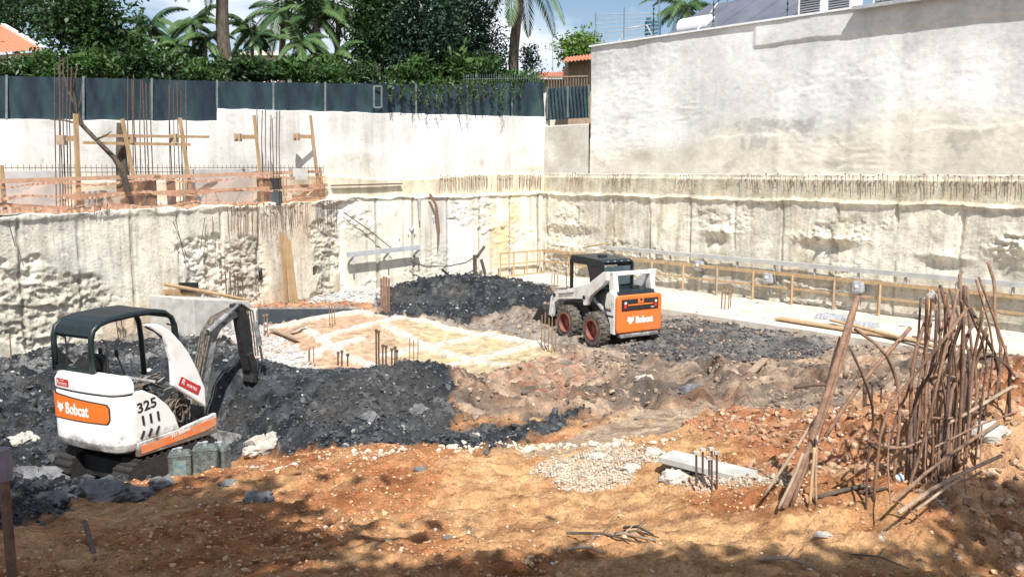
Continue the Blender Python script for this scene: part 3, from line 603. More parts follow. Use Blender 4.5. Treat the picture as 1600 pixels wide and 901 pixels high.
def col_k(S_, Z_, O_):
    n1 = fbm(S_*.7, Z_*.7, 5, 161); up = lerp3(np.array([.71, .70, .675]), np.array([.60, .59, .56]), sstep(.4, .7, n1))
    dirt = (gauss(S_, Z_, 8.5, 4.5, .8, .3)+gauss(S_, Z_, 3.1, 4.5, .5, .3)+gauss(S_, Z_, .7, 4.2, 1.1, .13))*sstep(.35, .6, fbm(S_*3, Z_*3, 4, 162))
    up = lerp3(up, np.array([.42, .38, .30]), np.clip(dirt, 0, 1)*.7); up = lerp3(up, np.array([.62, .58, .48]), sstep(4.7, 4.0, Z_+(n1-.5)*.8)*.5)
    lo = lerp3(np.array([.78, .76, .69]), np.array([.68, .63, .52]), sstep(.35, .7, n1))
    lo = lo*(1-.4*sstep(.87, .95, ridge(S_*.9, Z_*1.3, 5, 167)))[..., None]; lo = lo*(1-.3*sstep(.6, .74, fbm(S_*5, Z_*.4, 4, 168)))[..., None]
    yel = gauss(S_, Z_, 2.2, 2.0, .9, 1.6)*sstep(.35, .6, fbm(S_*2.5, Z_*1.2, 4, 163)); lo = lerp3(lo, np.array([.66, .50, .20]), yel*.75)
    lo = lerp3(lo, np.array([.60, .60, .60]), gauss(S_, Z_, 4.9, 2.3, 1.2, 1.0)*.8)
    band = lerp3(np.array([.62, .57, .45]), np.array([.46, .40, .28]), sstep(.4, .8, fbm(S_*5, Z_*1.2, 5, 164))*.7)
    w = (Z_ > 3.95+.1*np.sin(S_*.7))[..., None]; b_ = ((Z_ > LIP-.02)[..., None]) & ~w; c = np.where(w, up, np.where(b_, band, lo))
    j = np.abs(((S_+.2) % 1.5)-.75); c = c*(1-.4*(np.exp(-((j-.02)/.03)**2)*(Z_ < LIP-.05)))[..., None]
    return c
bk = thing('retaining_wall', 'whitewashed back retaining wall of the pit under the long dark mesh fence', 'wall', tuple(BW.w(8, 0)))
wallmesh('wall_face', BW, -.3, 24, -.4, topb, .03, .032, off_k, col_k, mt['white'], parent=bk)
# --- left retaining wall
op = LW.sz(495, 423); LWtop = 3.2
rr = [LW.sz(90, 480), LW.sz(380, 430), LW.sz(510, 400)]
def off_l(S_, Z_):
    n1 = fbm(S_*1.1, Z_*1.1, 5, 171); o = (n1-.5)*.07
    j = np.abs((S_ % 1.45)-.72); o -= .05*np.exp(-((j-.02)/.035)**2)*sstep(.3, .6, fbm(S_*.9, Z_*1.6, 3, 185)); o += .05*(_h(np.floor((S_+.72)/1.45), S_*0, 8)-.5)
    rz = np.zeros(S_.shape)
    for (s, z), (a, b) in zip(rr, ((1.7, 1.0), (1.0, 1.15), (.7, 1.6))): rz = np.maximum(rz, gauss(S_, Z_, s, z, a, b))
    rz = sstep(.42, .62, rz+(fbm(S_*1.3, Z_*1.6, 4, 172)-.5)*.7); rz = np.maximum(rz, sstep(.62, .7, fbm(S_*.8, Z_, 4, 175)))
    o += RG(S_, Z_, 173)*1.2*rz-.06*rz; o += .12*sstep(LWtop-.22, LWtop-.05, Z_)*(ridge(S_*2, Z_*3, 4, 174)-.35)
    s, z = op; inb = (np.abs(S_-s) < .13) & (np.abs(Z_-z) < .13); o = np.where(inb, -.28, o)
    return o
def col_l(S_, Z_, O_):
    n1 = fbm(S_*.8, Z_*.5, 5, 181); c = lerp3(np.array([.76, .71, .59]), np.array([.70, .67, .59]), sstep(.35, .65, n1))
    c = c*(1-.5*sstep(.87, .95, ridge(S_*.9, Z_*1.3, 5, 187)))[..., None]; c = c*(1-.18*sstep(.6, .74, fbm(S_*6, Z_*.4, 4, 188)))[..., None]
    pan = _h(np.floor((S_+.72)/1.45), S_*0, 58); c = c*(.88+.2*pan)[..., None]
    c = lerp3(c, np.array([.56, .36, .19]), sstep(.5, .7, fbm(S_*.5+3, Z_*.4, 3, 182))*.45)
    rz = np.zeros(S_.shape)
    for (s, z), (a, b) in zip(rr, ((1.7, 1.0), (1.0, 1.15), (.7, 1.6))): rz = np.maximum(rz, gauss(S_, Z_, s, z, a, b))
    rz = sstep(.42, .62, rz+(fbm(S_*1.3, Z_*1.6, 4, 172)-.5)*.7); c = lerp3(c, np.array([.52, .48, .40]), rz*.8)
    j = np.abs((S_ % 1.45)-.72); c = c*(1-.35*np.exp(-((j-.02)/.03)**2)*sstep(.35, .6, fbm(S_*.9, Z_*1.6, 3, 185)))[..., None]
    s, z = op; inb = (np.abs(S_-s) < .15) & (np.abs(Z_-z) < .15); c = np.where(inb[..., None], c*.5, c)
    return c
lw = thing('retaining_wall', 'beige stained concrete retaining wall on the left, behind the small excavator', 'wall', tuple(LW.w(6, 0)))
wallmesh('wall_face', LW, -.2, 22, -.4, lambda s: LWtop+(fbm(s*1.6, s*0, 4, 190)-.5)*.22, .028, .03, off_l, col_l, mt['wall'], parent=lw, th=.4)
# terrace ground between left wall and back wall
ns = 260; nt_ = 40; V_ = []
for i in range(ns):
    a = LW.w(22*i/(ns-1), 0, -.05); ta = min(max(i/(ns-1)*22+tJ, 0), 28); b = BW.w(tJ+22*i/(ns-1)*1.02, 0, .05)
    for k in range(nt_): q = a.lerp(b, k/(nt_-1)); V_.append((q.x, q.y, 0))
V_ = np.array(V_); V_[:, 2] = 3.12+(fbm(V_[:, 0]*2, V_[:, 1]*2, 4, 195)-.5)*.25+clods(V_[:, 0], V_[:, 1], .22, 196)*.6
cc = lerp3(np.array([.45, .38, .28]), np.array([.58, .53, .44]), sstep(.4, .6, fbm(V_[:, 0]*2, V_[:, 1]*2, 4, 197)))
o = fast_mesh('terrace_ground', V_, gridfaces(ns, nt_), mt['ground'], col=cc, uv=V_.copy()); o['kind'] = 'structure'

# rebar stubs in the walls (parts of their wall)
def stubs(pl, parent, s0, s1, n, z0, z1, off, seed, lean=.0, rr_=.008, mat='rust', name='rebar_stub'):
    rnd = random.Random(seed)
    for i in range(n):
        if fbm(np.array([i*.11]), np.array([seed*3.]), 3, seed)[0] < .33: continue
        s = s0+(s1-s0)*(i+rnd.uniform(-.35, .35))/n; zt = z1+rnd.uniform(-.05, .06); zb = z0+rnd.uniform(0, .25)
        o1 = off+rnd.uniform(0, .03); m = MB()
        m.tube([pl.w(s+rnd.uniform(-lean, lean)-.01, zb, o1+.02), pl.w(s, (zb+zt)/2, o1+.03), pl.w(s+rnd.uniform(-.02, .02), zt, o1+.05)], rr_, 4)
        if rnd.random() < .55: m.box(pl.w(s, zt, o1+.05), (.045, .045, .035))
        m.build(name, mt[mat], parent, world=True)
stubs(RW, rw, 1.5, 19.5, 130, 3.50, 4.02, .115, 1)
stubs(BW, bk, .3, 5.4, 70, 3.35, 3.95, .10, 2)
stubs(LW, lw, .2, 5.2, 46, 2.3, 3.15, .04, 3, lean=.07, rr_=.008, mat='rustd')
# rusty ledge bar on the back wall left of the stubs
m = MB(); m.bar(BW.at(518, 290, .2), BW.at(628, 287, .2), .10, .04); m.build('ledge_bar', mt['rustd'], bk, world=True)
# painted white letters on the wall
for ch, px, py, sz_ in (('M', 636, 366, .50), ('I', 622, 372, .5), ('T', 675, 345, .28)):
    q = BW.at(px, py, .335); text(ch, sz_, mt['txt'], bk, basis(toloc(bk, q), -BW.u, (0, 0, 1)), name='painted_letter', depth=.004)
# ------------------------------------------------------------ slab, strips
m = MB(); z = .14
A_ = RW.w(-.2, z, .25); B_ = RW.w(30, z, .25); C_ = RW.w(30, z, 4.0); D_ = RW.w(1.5, z, 4.2); E_ = BW.w(2.6, z, .2)
m.prism([A_-Vector((0, 0, .4)), E_-Vector((0, 0, .4)), D_-Vector((0, 0, .4)), C_-Vector((0, 0, .4)), B_-Vector((0, 0, .4))], (0, 0, .4))
m.build('concrete_slab', mt['slab'], kind='structure')
# ============================================================ MINI EXCAVATOR
EXP = (-5.43, 12.05, -.24); EXR = R(-27)
EXF = Vector((-math.sin(EXR), math.cos(EXR), 0)); EXD = Vector((math.cos(EXR), math.sin(EXR), 0))
ex = thing('mini_excavator', 'small white and orange excavator with open dark canopy in the mud on the left', 'excavator', EXP, EXR)
def outl(u, ins=0., hw=.72, yb=-.85, r=.27):          # plan outline of the tail, by arc length from the middle of the rear
    sg = 1 if u >= 0 else -1; a = abs(u); fl = hw-r; q = r*math.pi/2
    bow = .05
    if a <= fl: x, y, nx, ny = a, yb+bow*(a/fl)**2*.6, .0, -1.
    elif a <= fl+q:
        t = (a-fl)/r; x = fl+r*math.sin(t); y = yb+bow*.6+r-r*math.cos(t); nx, ny = math.sin(t), -math.cos(t)
    else: x = hw; y = yb+bow*.6+r+(a-fl-q); nx, ny = 1., 0.
    return sg*(x-nx*ins), y-ny*ins, sg*nx, ny
UM = .45+.27*math.pi/2
def ering(ins, z, yf=-.548):
    us = [-UM+2*UM*i/40 for i in range(41)]; return [(outl(u, ins)[0], outl(u, ins)[1], z) for u in us]+[(.72-ins, yf, z), (-.72+ins, yf, z)]
m = MB(); m.loft([ering(.10, .66), ering(.03, .70), ering(.0, .80), ering(0, 1.05), ering(.015, 1.42), ering(.03, 1.455)]); m.build('counterweight', mt['grimy'], ex, smooth=False, bevel=.004)
m = MB(); m.loft([ering(.05, 1.45), ering(.05, 1.48)]); m.build('gap_seal', mt['black'], ex)
m = MB(); m.loft([ering(.03, 1.48), ering(.008, 1.50), ering(.01, 1.60), ering(.05, 1.675), ering(.12, 1.70)]); m.build('engine_lid', mt['mwhite'], ex)
def wrapstrip(u0, u1, zb, zt, off, n=36, rnd=.05):
    m = MB(); a = []; b = []; c_ = []; d = []
    for i in range(n+1):
        u = u0+(u1-u0)*i/n; e = min(u-u0, u1-u)
        k = rnd-math.sqrt(max(rnd**2-(rnd-min(e, rnd))**2, 0)); x, y, nx, ny = outl(u)
        zbb = zb(u)+k; ztt = zt(u)-k
        a.append((x+nx*off, y+ny*off, zbb)); b.append((x+nx*off, y+ny*off, ztt)); c_.append((x-nx*.02, y-ny*.02, zbb)); d.append((x-nx*.02, y-ny*.02, ztt))
    m.loft([[a[i], b[i], d[i], c_[i]] for i in range(n+1)]); return m
zt_ = lambda u: 1.405-.045*(u+.7); zb_ = lambda u: 1.08+.02*(u+.7)
wrapstrip(-.80, .545, lambda u: zb_(u)-.015, lambda u: zt_(u)+.015, .006, rnd=.06).build('panel_gasket', mt['black'], ex)
pn = wrapstrip(-.785, .53, zb_, zt_, .014).build('rear_panel', mt['orange'], ex)
def wraptext(o, off):
    for v in o.data.vertices:
        x, y, nx, ny = outl(v.co.x); h = off+v.co.z; v.co = (x+nx*h, y+ny*h, v.co.y)
I4 = Matrix.Identity(4)
o = text('Bobcat', .215, mt['txt'], ex, Matrix.Translation((-.29, 1.165, 0)), sx=.78, bold=.006); wraptext(o, .016); o.name = 'lettering'
def emblem(sc, ox, oz):                 # round animal-head mark with ears
    pts = [(-.5,.55),(-.28,.32),(0,.36),(.28,.32),(.5,.55),(.46,.1),(.62,-.1),(.36,-.22),(.2,-.5),(0,-.58),(-.2,-.5),(-.36,-.22),(-.62,-.1),(-.46,.1)]
    return [(ox+a*sc, oz+b*sc) for a, b in pts]
m = MB()
for a in (emblem(.13, -.40, 1.24),): m.add([(p[0], p[1], 0) for p in a]+[(p[0], p[1], .002) for p in a], [tuple(range(14))[::-1], tuple(range(14, 28))])
o = m.build('emblem', mt['txt'], ex); wraptext(o, .017)
m = MB(); m.add([(-.50, 1.52, 0), (-.21, 1.52, 0), (-.21, 1.63, 0), (-.50, 1.63, 0)], [(0, 1, 2, 3)]); o = m.build('sticker', mt['red'], ex); wraptext(o, -.005)
for bd, z_, s_, x_ in (('R', 1.545, .085, -.485), ('ENTAL', 1.595, .028, -.40), ('FORTES', 1.54, .05, -.42)):
    o = text(bd, s_, mt['txt'], ex, Matrix.Translation((x_, z_, 0)), name='sticker_lettering', depth=.0005); wraptext(o, -.002)
# deck, sill, side panel
m = MB(); m.box((0, .14, .66), (1.38, 1.30, .12)); m.build('deck', mt['black'], ex, bevel=.01)
m = MB(); m.prism([(.66, -.552, .60), (.66, .85, .56), (.66, .85, .86), (.66, .18, .80), (.66, -.552, .80)], (.07, 0, 0)); m.build('sill', mt['grimy'], ex, bevel=.012)
m = MB(); m.prism([(.728, -.50, .635), (.728, .62, .65), (.728, .83, .68), (.728, .83, .80), (.728, .62, .79), (.728, -.10, .75), (.728, -.50, .74)], (.008, 0, 0)); m.build('side_stripe', mt['faded'], ex)
text('331 Bobcat', .075, mt['txt'], ex, basis((.738, .0, .715), (0, 1, .09), (0, -.09, 1)), bold=.001)
m = MB(); m.prism([(.655, -.556, .80), (.655, -.556, 1.50), (.655, -.40, 1.49), (.655, -.20, 1.37), (.655, -.02, 1.20), (.655, .10, 1.02), (.655, .17, .80)], (.062, 0, 0)); m.build('side_panel', mt['grimy'], ex, bevel=.015)
o = text('325', .19, mt['txtb'], ex, basis((.720, -.52, 1.20), (0, 1, .10), (0, -.12, 1)), name='stencil_number', bold=.004, sx=1.15)
for r_ in range(2):
    for k in range(3):
        y_ = -.44+k*.125; z_ = (1.02 if r_ == 0 else .84); m = MB(); sl = .012 if r_ == 0 else -.045
        m.tube([(.712, y_+sl, z_-.0), (.712, y_-sl*.2, z_+.10+.03*(r_ == 0))], .020, 8); m.build('louvre_slot', mt['txtb'], ex)
# raised side hood
_c = Vector(EXP)+EXD*.76-EXF*.85; SP = Plane((_c.x, _c.y), (EXF.x, EXF.y), (EXD.x, EXD.y))
zz = [(495,180),(528,174),(557,178),(603,203),(650,255),(683,303),(717,370),(745,440),(750,520),(700,488),(612,432),(611,385),(607,330),(590,270),(566,226),(530,200)]
pt_ = [SP.at(40+a/2.65, 440+b/2.65, .02) for a, b in zz]
m = MB(); m.prism([toloc(ex, p) for p in pt_], toloc(ex, pt_[0]-SP.n*.09)-toloc(ex, pt_[0])); m.build('raised_hood', mt['mwhite'], ex, bevel=.025)
st = [SP.at(40+a/2.65, 440+b/2.65, .024) for a, b in ((645, 392), (726, 433), (713, 468), (632, 426))]
m = MB(); m.prism([toloc(ex, p) for p in st], toloc(ex, st[0]+SP.n*.004)-toloc(ex, st[0])); m.build('hood_sticker', mt['red'], ex)
a_ = toloc(ex, SP.at(40+640/2.65, 440+424/2.65, .031)); b_ = toloc(ex, SP.at(40+713/2.65, 440+462/2.65, .031)); u_ = (b_-a_).normalized(); up_ = Vector((1, 0, 0)).cross(u_)
text('R', .11, mt['txt'], ex, basis(a_+u_*.01+up_*.015, u_, up_), name='sticker_lettering'); text('FORTES', .06, mt['txt'], ex, basis(a_+u_*.12+up_*.02, u_, up_), name='sticker_lettering')
# dark lining of the hood tip
m = MB(); m.tube([toloc(ex, SP.at(40+a/2.65, 440+b/2.65, -.02)) for a, b in ((498, 186), (535, 198), (565, 226), (585, 262))], [.02, .035, .03, .015], 8); m.build('hood_hinge', mt['black'], ex)
# engine bay: block, bars, hoses
m = MB(); m.box((.30, .10, .92), (.55, .85, .42)); m.box((.35, -.30, 1.2), (.5, .3, .3)); m.box((.45, .55, .85), (.3, .4, .25)); m.build('engine', mt['black'], ex, bevel=.02)
rnd = random.Random(3)
for k in range(16):
    m = MB(); y0 = .02+rnd.uniform(0, .18); zc_ = 1.02+rnd.uniform(-.08, .08); ry = .11+rnd.uniform(0, .09); rz_ = .17+rnd.uniform(-.03, .05); x0 = .52+.011*k
    m.tube([(x0+rnd.uniform(-.01, .01), y0+.12+ry*math.cos(t), zc_+rz_*math.sin(t)) for t in [i*math.pi*1.7/12-.5+rnd.uniform(-.05, .05) for i in range(13)]], .011, 6); m.build('hydraulic_hose', mt['hose'], ex)
for k in range(12):
    m = MB(); a = Vector((rnd.uniform(.1, .6), rnd.uniform(-.35, .1), 1.35+rnd.uniform(0, .16))); m.tube([a, a+Vector((rnd.uniform(-.1, .1), .25, rnd.uniform(0, .08))), a+Vector((rnd.uniform(-.1, .1), .5, rnd.uniform(-.2, .0)))], .013, 6); m.build('engine_hose', mt['hose'] if k % 3 else mt['steel'], ex)
m = MB(); m.tube([(.2, -.42, 1.48), (.1, -.2, 1.56), (.35, .1, 1.45)], .03, 8); m.build('exhaust_pipe', mt['steel'], ex)
# seat, levers, console
m = MB(); m.box((-.32, -.14, 1.42), (.46, .46, .12)); m.box((-.32, -.34, 1.68), (.44, .10, .42)); m.build('seat', mt['black'], ex, bevel=.04)
for x_ in (-.50, -.16): m = MB(); m.tube([(x_, .1, 1.3), (x_-.02, -.08, 1.82)], [.018, .012], 8); m.tube([(x_-.02, -.08, 1.80), (x_-.02, -.09, 1.90)], .026, 8); m.build('control_lever', mt['black'], ex)
m = MB(); m.prism([(-.55, -.55, 1.70), (-.05, -.55, 1.70), (-.10, -.55, 1.84), (-.28, -.55, 1.92), (-.42, -.55, 1.82)], (0, .12, 0)); m.build('console', mt['black'], ex, bevel=.02)
# canopy
prof = [(-.66, 1.68), (-.66, 2.05), (-.655, 2.17), (-.62, 2.28), (-.52, 2.355), (-.36, 2.39), (.05, 2.41), (.42, 2.40), (.58, 2.36), (.70, 2.27), (.755, 2.14), (.78, 1.9), (.80, 1.3), (.81, .75)]
pr2 = prof[3:10]
xl, xr = -.71, .06
cn = MB(); th_ = .035
up = [(y_, z_) for y_, z_ in prof[2:10]]
cn.prism([(xl, y_, z_+.035) for y_, z_ in up]+[(xl, y_+(.03 if i < 3 else -.0), z_-.012) for i, (y_, z_) in reversed(list(enumerate(up)))], (xr-xl, 0, 0))
cn.build('canopy_roof', mt['dkgreen'], ex, bevel=.012)
for x_ in (xl, xr):
    m = MB(); m.tube([(x_, y_, z_) for y_, z_ in prof], .040, 10); m.build('canopy_frame', mt['dkgreen'], ex, smooth=True)
m = MB(); m.bar((xl, -.66, 1.73), (xr, -.66, 1.73), .06, .06); m.build('canopy_rail', mt['dkgreen'], ex)
m = MB(); m.prism([(xl, -.64, 1.72), (xl, -.64, 2.0), (xl, -.40, 1.72)], (.03, 0, 0)); m.build('gusset', mt['black'], ex)
m = MB(); m.prism([(xr, -.64, 1.72), (xr-.22, -.64, 1.72), (xr-.05, -.64, 2.02), (xr, -.64, 2.02)], (0, .03, 0)); m.build('gusset', mt['black'], ex)
for x_, y_ in ((-.58, -.60), (.20, -.56), (.0, .72)):
    m = MB(); m.tube([(x_-.06, y_, 2.16), (x_+.03, y_, 2.15), (x_+.04, y_, 2.10), (x_+.04, y_, 1.72)], .013, 6); m.build('grab_bar', mt['black'], ex)
# undercarriage, blade
m = MB(); m.tube([(0, 0, .50), (0, 0, .64)], .42, 24); m.box((0, 0, .34), (.8, 1.1, .28)); m.build('undercarriage', mt['black'], ex)
for sx in (-1, 1):
    m = MB(); pts = []
    for i in range(28):
        t = 2*math.pi*i/28; cy_ = .62 if math.cos(t) > 0 else -.50; pts.append((sx*.57-.16, cy_+.26*math.cos(t), .27+.26*math.sin(t)))
    m.prism(pts, (.32, 0, 0))
    for i in range(20):
        y_ = -.52+.06*i
        if i % 2 == 0: m.box((sx*.57, y_, .545), (.32, .035, .03)); m.box((sx*.57, y_, .0), (.32, .035, .03))
    for t in range(-4, 5): a = math.pi+t*.35; m.box((sx*.57, -.50+.27*math.cos(a), .27+.27*math.sin(a)), (.32, .03, .03)); m.box((sx*.57, .62-.27*math.cos(a), .27+.27*math.sin(a)), (.32, .03, .03))
    tk = m.build('track', mt['rubberd'], ex)
    for y_ in (-.50, .62): m = MB(); m.tube([(sx*.57-.17, y_, .27), (sx*.57+.17, y_, .27)], .16, 14); m.build('track_wheel', mt['rubberd'], tk)
m = MB(); m.prism([(-.72, 1.35, .03), (-.72, 1.42, .05), (-.72, 1.34, .2), (-.72, 1.38, .38), (-.72, 1.33, .38), (-.72, 1.28, .2)], (1.44, 0, 0)); m.bar((-.3, .5, .3), (-.3, 1.32, .2), .08, .1); m.bar((.3, .5, .3), (.3, 1.32, .2), .08, .1); m.build('dozer_blade', mt['steel'], ex)
# boom, stick, bucket, cylinders
m = MB(); m.box((0, .98, .62), (.30, .34, .34)); m.build('swing_bracket', mt['steel'], ex, bevel=.03)
bm_ = [(1.10, .60, .16), (1.24, .95, .15), (1.38, 1.45, .15), (1.52, 1.86, .15), (1.64, 2.00, .15), (1.86, 2.09, .14), (2.12, 2.16, .11)]
def beam(path, w):
    m = MB(); rg = []
    for i, (y_, z_, h_) in enumerate(path):
        a = path[max(i-1, 0)]; b = path[min(i+1, len(path)-1)]; d = Vector((0, b[0]-a[0], b[1]-a[1])).normalized(); n_ = Vector((0, -d.z, d.y))
        rg.append([Vector((sx*w/2, y_, z_))+n_*(sy*h_/2) for sx, sy in ((-1, -1), (1, -1), (1, 1), (-1, 1))])
    m.loft(rg); return m
beam(bm_, .12).build('boom', mt['steel'], ex, bevel=.01)
beam([(1.98, 2.24, .10), (2.12, 2.20, .20), (2.18, 1.9, .22), (2.24, 1.5, .20), (2.28, 1.15, .14)], .14).build('stick', mt['black'], ex, bevel=.01)
m = MB(); m.prism([(-.11, 2.18, 1.42), (-.11, 2.30, 1.45), (-.11, 2.38, 1.25), (-.11, 2.40, 1.05), (-.11, 2.34, .90), (-.11, 2.24, .94), (-.11, 2.28, 1.08), (-.11, 2.24, 1.25)], (.22, 0, 0)); m.build('bucket', mt['black'], ex, bevel=.015)
for x_, a, b in ((.0, (1.0, .72), (1.10, 1.55)), (.11, (1.35, 1.95), (2.0, 2.28)), (.10, (2.38, 1.95), (2.52, 1.25))):
    m = MB(); A = Vector((x_, *a)); B = Vector((x_, *b)); m.tube([A, A.lerp(B, .6)], .045, 10); cy = m.build('cylinder', mt['steel'], ex)
    m = MB(); m.tube([A.lerp(B, .55), B], .022, 8); m.build('cylinder_rod', mt['chrome'], cy)
for k in range(5):
    m = MB(); x_ = -.09+.045*k; q = rnd.uniform(-.03, .03); m.tube([(x_, 1.02, .75), (x_+q, 1.12, 1.1), (x_, 1.26+q, 1.55), (x_, 1.40, 1.90+q), (x_, 1.60, 2.12), (x_, 2.0, 2.22)], .014, 6); m.build('boom_hose', mt['hose'], ex)
for k in range(4):
    m = MB(); x_ = -.09+.055*k; m.tube([(x_, 2.1, 2.28), (x_, 2.36, 2.12), (x_, 2.44+rnd.uniform(-.03, .05), 1.7), (x_, 2.44, 1.35)], .013, 6); m.build('stick_hose', mt['hose'], ex)

# ============================================================ SKID STEER LOADER
LDP = (2.26, 20.95, .08)
sk = thing('skid_steer_loader', 'white skid steer loader with an orange tailgate, seen from behind on the churned mud', 'loader', LDP, R(30))
m = MB(); m.prism([(-.50, -1.22, .30), (-.50, -1.22, .9), (-.50, .9, .9), (-.50, 1.15, .6), (-.50, 1.15, .28), (-.50, .8, .22), (-.50, -1.0, .22)], (1.0, 0, 0)); m.build('chassis', mt['black'], sk, bevel=.02)
for sx in (-1, 1):
    for y_ in (-.72, .42):
        xc = sx*.74; m = MB(); rings = []
        prof_ = [(-.14, .25), (-.145, .36), (-.12, .395), (-.05, .41), (.05, .41), (.12, .395), (.145, .36), (.14, .25), (-.14, .25)]
        for px_, r_ in prof_: rings.append([(xc+px_, y_+r_*math.cos(a*math.pi/16), .41+r_*math.sin(a*math.pi/16)) for a in range(32)])
        m.loft(rings, False)
        for k in range(20):
            a = 2*math.pi*k/20; 
            for s_, d_ in ((-.075, .0), (.075, .16)):
                aa = a+d_; c0 = Vector((xc+s_, y_+.405*math.cos(aa), .41+.405*math.sin(aa))); r3 = Matrix.Rotation(aa, 3, 'X'); m.box(c0, (.13, .035, .05), r3)
        ty = m.build('tyre', mt['rubber'], sk)
        m = MB(); xo = xc+sx*.10; m.loft([[(xc+sx*p_, y_+r_*math.cos(a*math.pi/12), .41+r_*math.sin(a*math.pi/12)) for a in range(24)] for p_, r_ in ((.130, .252), (.152, .25), (.155, .225), (.02, .20), (.0, .09), (.07, .085), (.07, .005))], False); m.build('rim', mt['rim'], ty)
# fenders and tail body
for sx in (-1, 1):
    m = MB(); m.prism([(sx*.66, -1.30, .36), (sx*.66, -1.30, 1.28), (sx*.66, -1.12, 1.36), (sx*.66, -.98, 1.28), (sx*.66, -.92, 1.0), (sx*.66, -1.00, .82), (sx*.66, -1.12, .6), (sx*.66, -1.14, .36)], (-sx*.10, 0, 0)); m.build('side_cover', mt['dusty'], sk, bevel=.02)
    m = MB(); m.prism([(sx*.60, -1.24, 1.25), (sx*.60, -1.16, 1.74), (sx*.60, -1.08, 1.80), (sx*.60, -.96, 1.76), (sx*.60, -.98, 1.60), (sx*.60, -1.02, 1.25)], (-sx*.13, 0, 0)); m.build('rear_upright', mt['dusty'], sk, bevel=.02)
    m = MB(); m.prism([(sx*.62, -1.10, 1.80), (sx*.62, -.92, 1.78), (sx*.62, -.40, 1.48), (sx*.62, .55, 1.20), (sx*.62, 1.12, 1.08), (sx*.62, 1.30, .92), (sx*.62, 1.40, .45), (sx*.62, 1.26, .42), (sx*.62, 1.12, .80), (sx*.62, .9, .92), (sx*.62, .1, 1.02), (sx*.62, -.12, 1.05), (sx*.62, -.16, .90), (sx*.62, -.30, .92), (sx*.62, -.42, 1.15), (sx*.62, -.9, 1.45), (sx*.62, -1.06, 1.6)], (sx*.11, 0, 0)); ar = m.build('lift_arm', mt['dusty'], sk, bevel=.015)
    m = MB(); m.bar((sx*.735, .9, 1.05), (sx*.735, .25, 1.16), .012, .04, up=Vector((1, 0, 0))); m.tube([(sx*.74, -.2, 1.1), (sx*.755, -.2, 1.1)], .05, 12); m.tube([(sx*.74, 1.1, 1.0), (sx*.76, 1.1, 1.0)], .05, 12); m.build('arm_detail', mt['black'], ar)
    m = MB(); m.tube([(sx*.56, -.95, .75), (sx*.56, -.3, 1.12)], .05, 10); m.build('lift_cylinder', mt['steel'], sk)
    m = MB(); m.prism([(sx*.52, -.42, .55), (sx*.52, -.1, .88), (sx*.52, .85, .88), (sx*.52, 1.05, .6), (sx*.52, 1.0, .55)], (sx*.08, 0, 0)); m.build('lower_frame', mt['black'], sk)
m = MB(); m.bar((-.60, -1.10, 1.745), (.60, -1.10, 1.745), .12, .09); m.build('arm_crossbar', mt['dusty'], sk, bevel=.015)
m = MB(); m.prism([(-.55, -1.28, 1.24), (-.55, -1.22, 1.36), (-.55, -.45, 1.36), (-.55, -.45, .9), (-.55, -1.28, .9)], (1.1, 0, 0)); m.build('engine_hood', mt['dkgreen'], sk, bevel=.02)
m = MB(); m.box((.15, -1.0, 1.39), (.20, .12, .07)); m.build('hood_latch', mt['black'], sk)
tg_ = MB(); tg_.prism([(-.63, -1.30, .40), (.63, -1.30, .40), (.65, -1.30, .5), (.65, -1.30, 1.22), (.60, -1.30, 1.27), (-.60, -1.30, 1.27), (-.65, -1.30, 1.22), (-.65, -1.30, .5)], (0, -.10, 0)); tg = tg_.build('tailgate', mt['dorange'], sk, bevel=.03)
m = MB(); m.box((0, -1.405, 1.05), (1.06, .03, .26)); m.build('grille', mt['black'], tg, bevel=.01)
m = MB(); m.box((.0, -1.425, 1.045), (.72, .02, .03)); m.box((0, -1.425, 1.14), (.16, .03, .13)); m.build('grille_bar', mt['dorange'], tg, bevel=.006)
m = MB(); m.tube([(0, -1.44, 1.16), (0, -1.446, 1.16)], .035, 10); m.build('grille_hole', mt['black'], tg)
for sx in (-1, 1):
    m = MB(); m.box((sx*.44, -1.42, 1.05), (.07, .02, .15)); tl = m.build('tail_light', mt['red'], tg)
    m = MB(); m.box((sx*.44, -1.428, 1.10), (.06, .02, .05)); m.build('reverse_lens', mt['txt'], tl)
text('Bobcat', .20, mt['txt'], sk, basis((-.12, -1.403, .62), (1, 0, 0), (0, 0, 1)), bold=.012, sx=.88)
m = MB(); m.prism([(p[0], -1.404, p[1]) for p in emblem(.17, -.27, .70)], (0, -.002, 0)); m.build('emblem', mt['txt'], sk)
text('S650', .05, mt['txt'], sk, basis((.30, -1.421, .95), (1, 0, 0), (0, 0, 1)))
text('S650', .10, mt['txtb'], sk, basis((-.662, -.98, .88), (0, -1, 0), (0, 0, 1)), name='model_lettering', bold=.003)
m = MB(); m.box((-.663, -1.12, .78), (.004, .30, .035)); m.build('side_stripe', mt['black'], sk)
m = MB(); m.bar((-.55, -1.33, .33), (.55, -1.33, .33), .16, .09); m.build('bumper', mt['steel'], sk, bevel=.02)
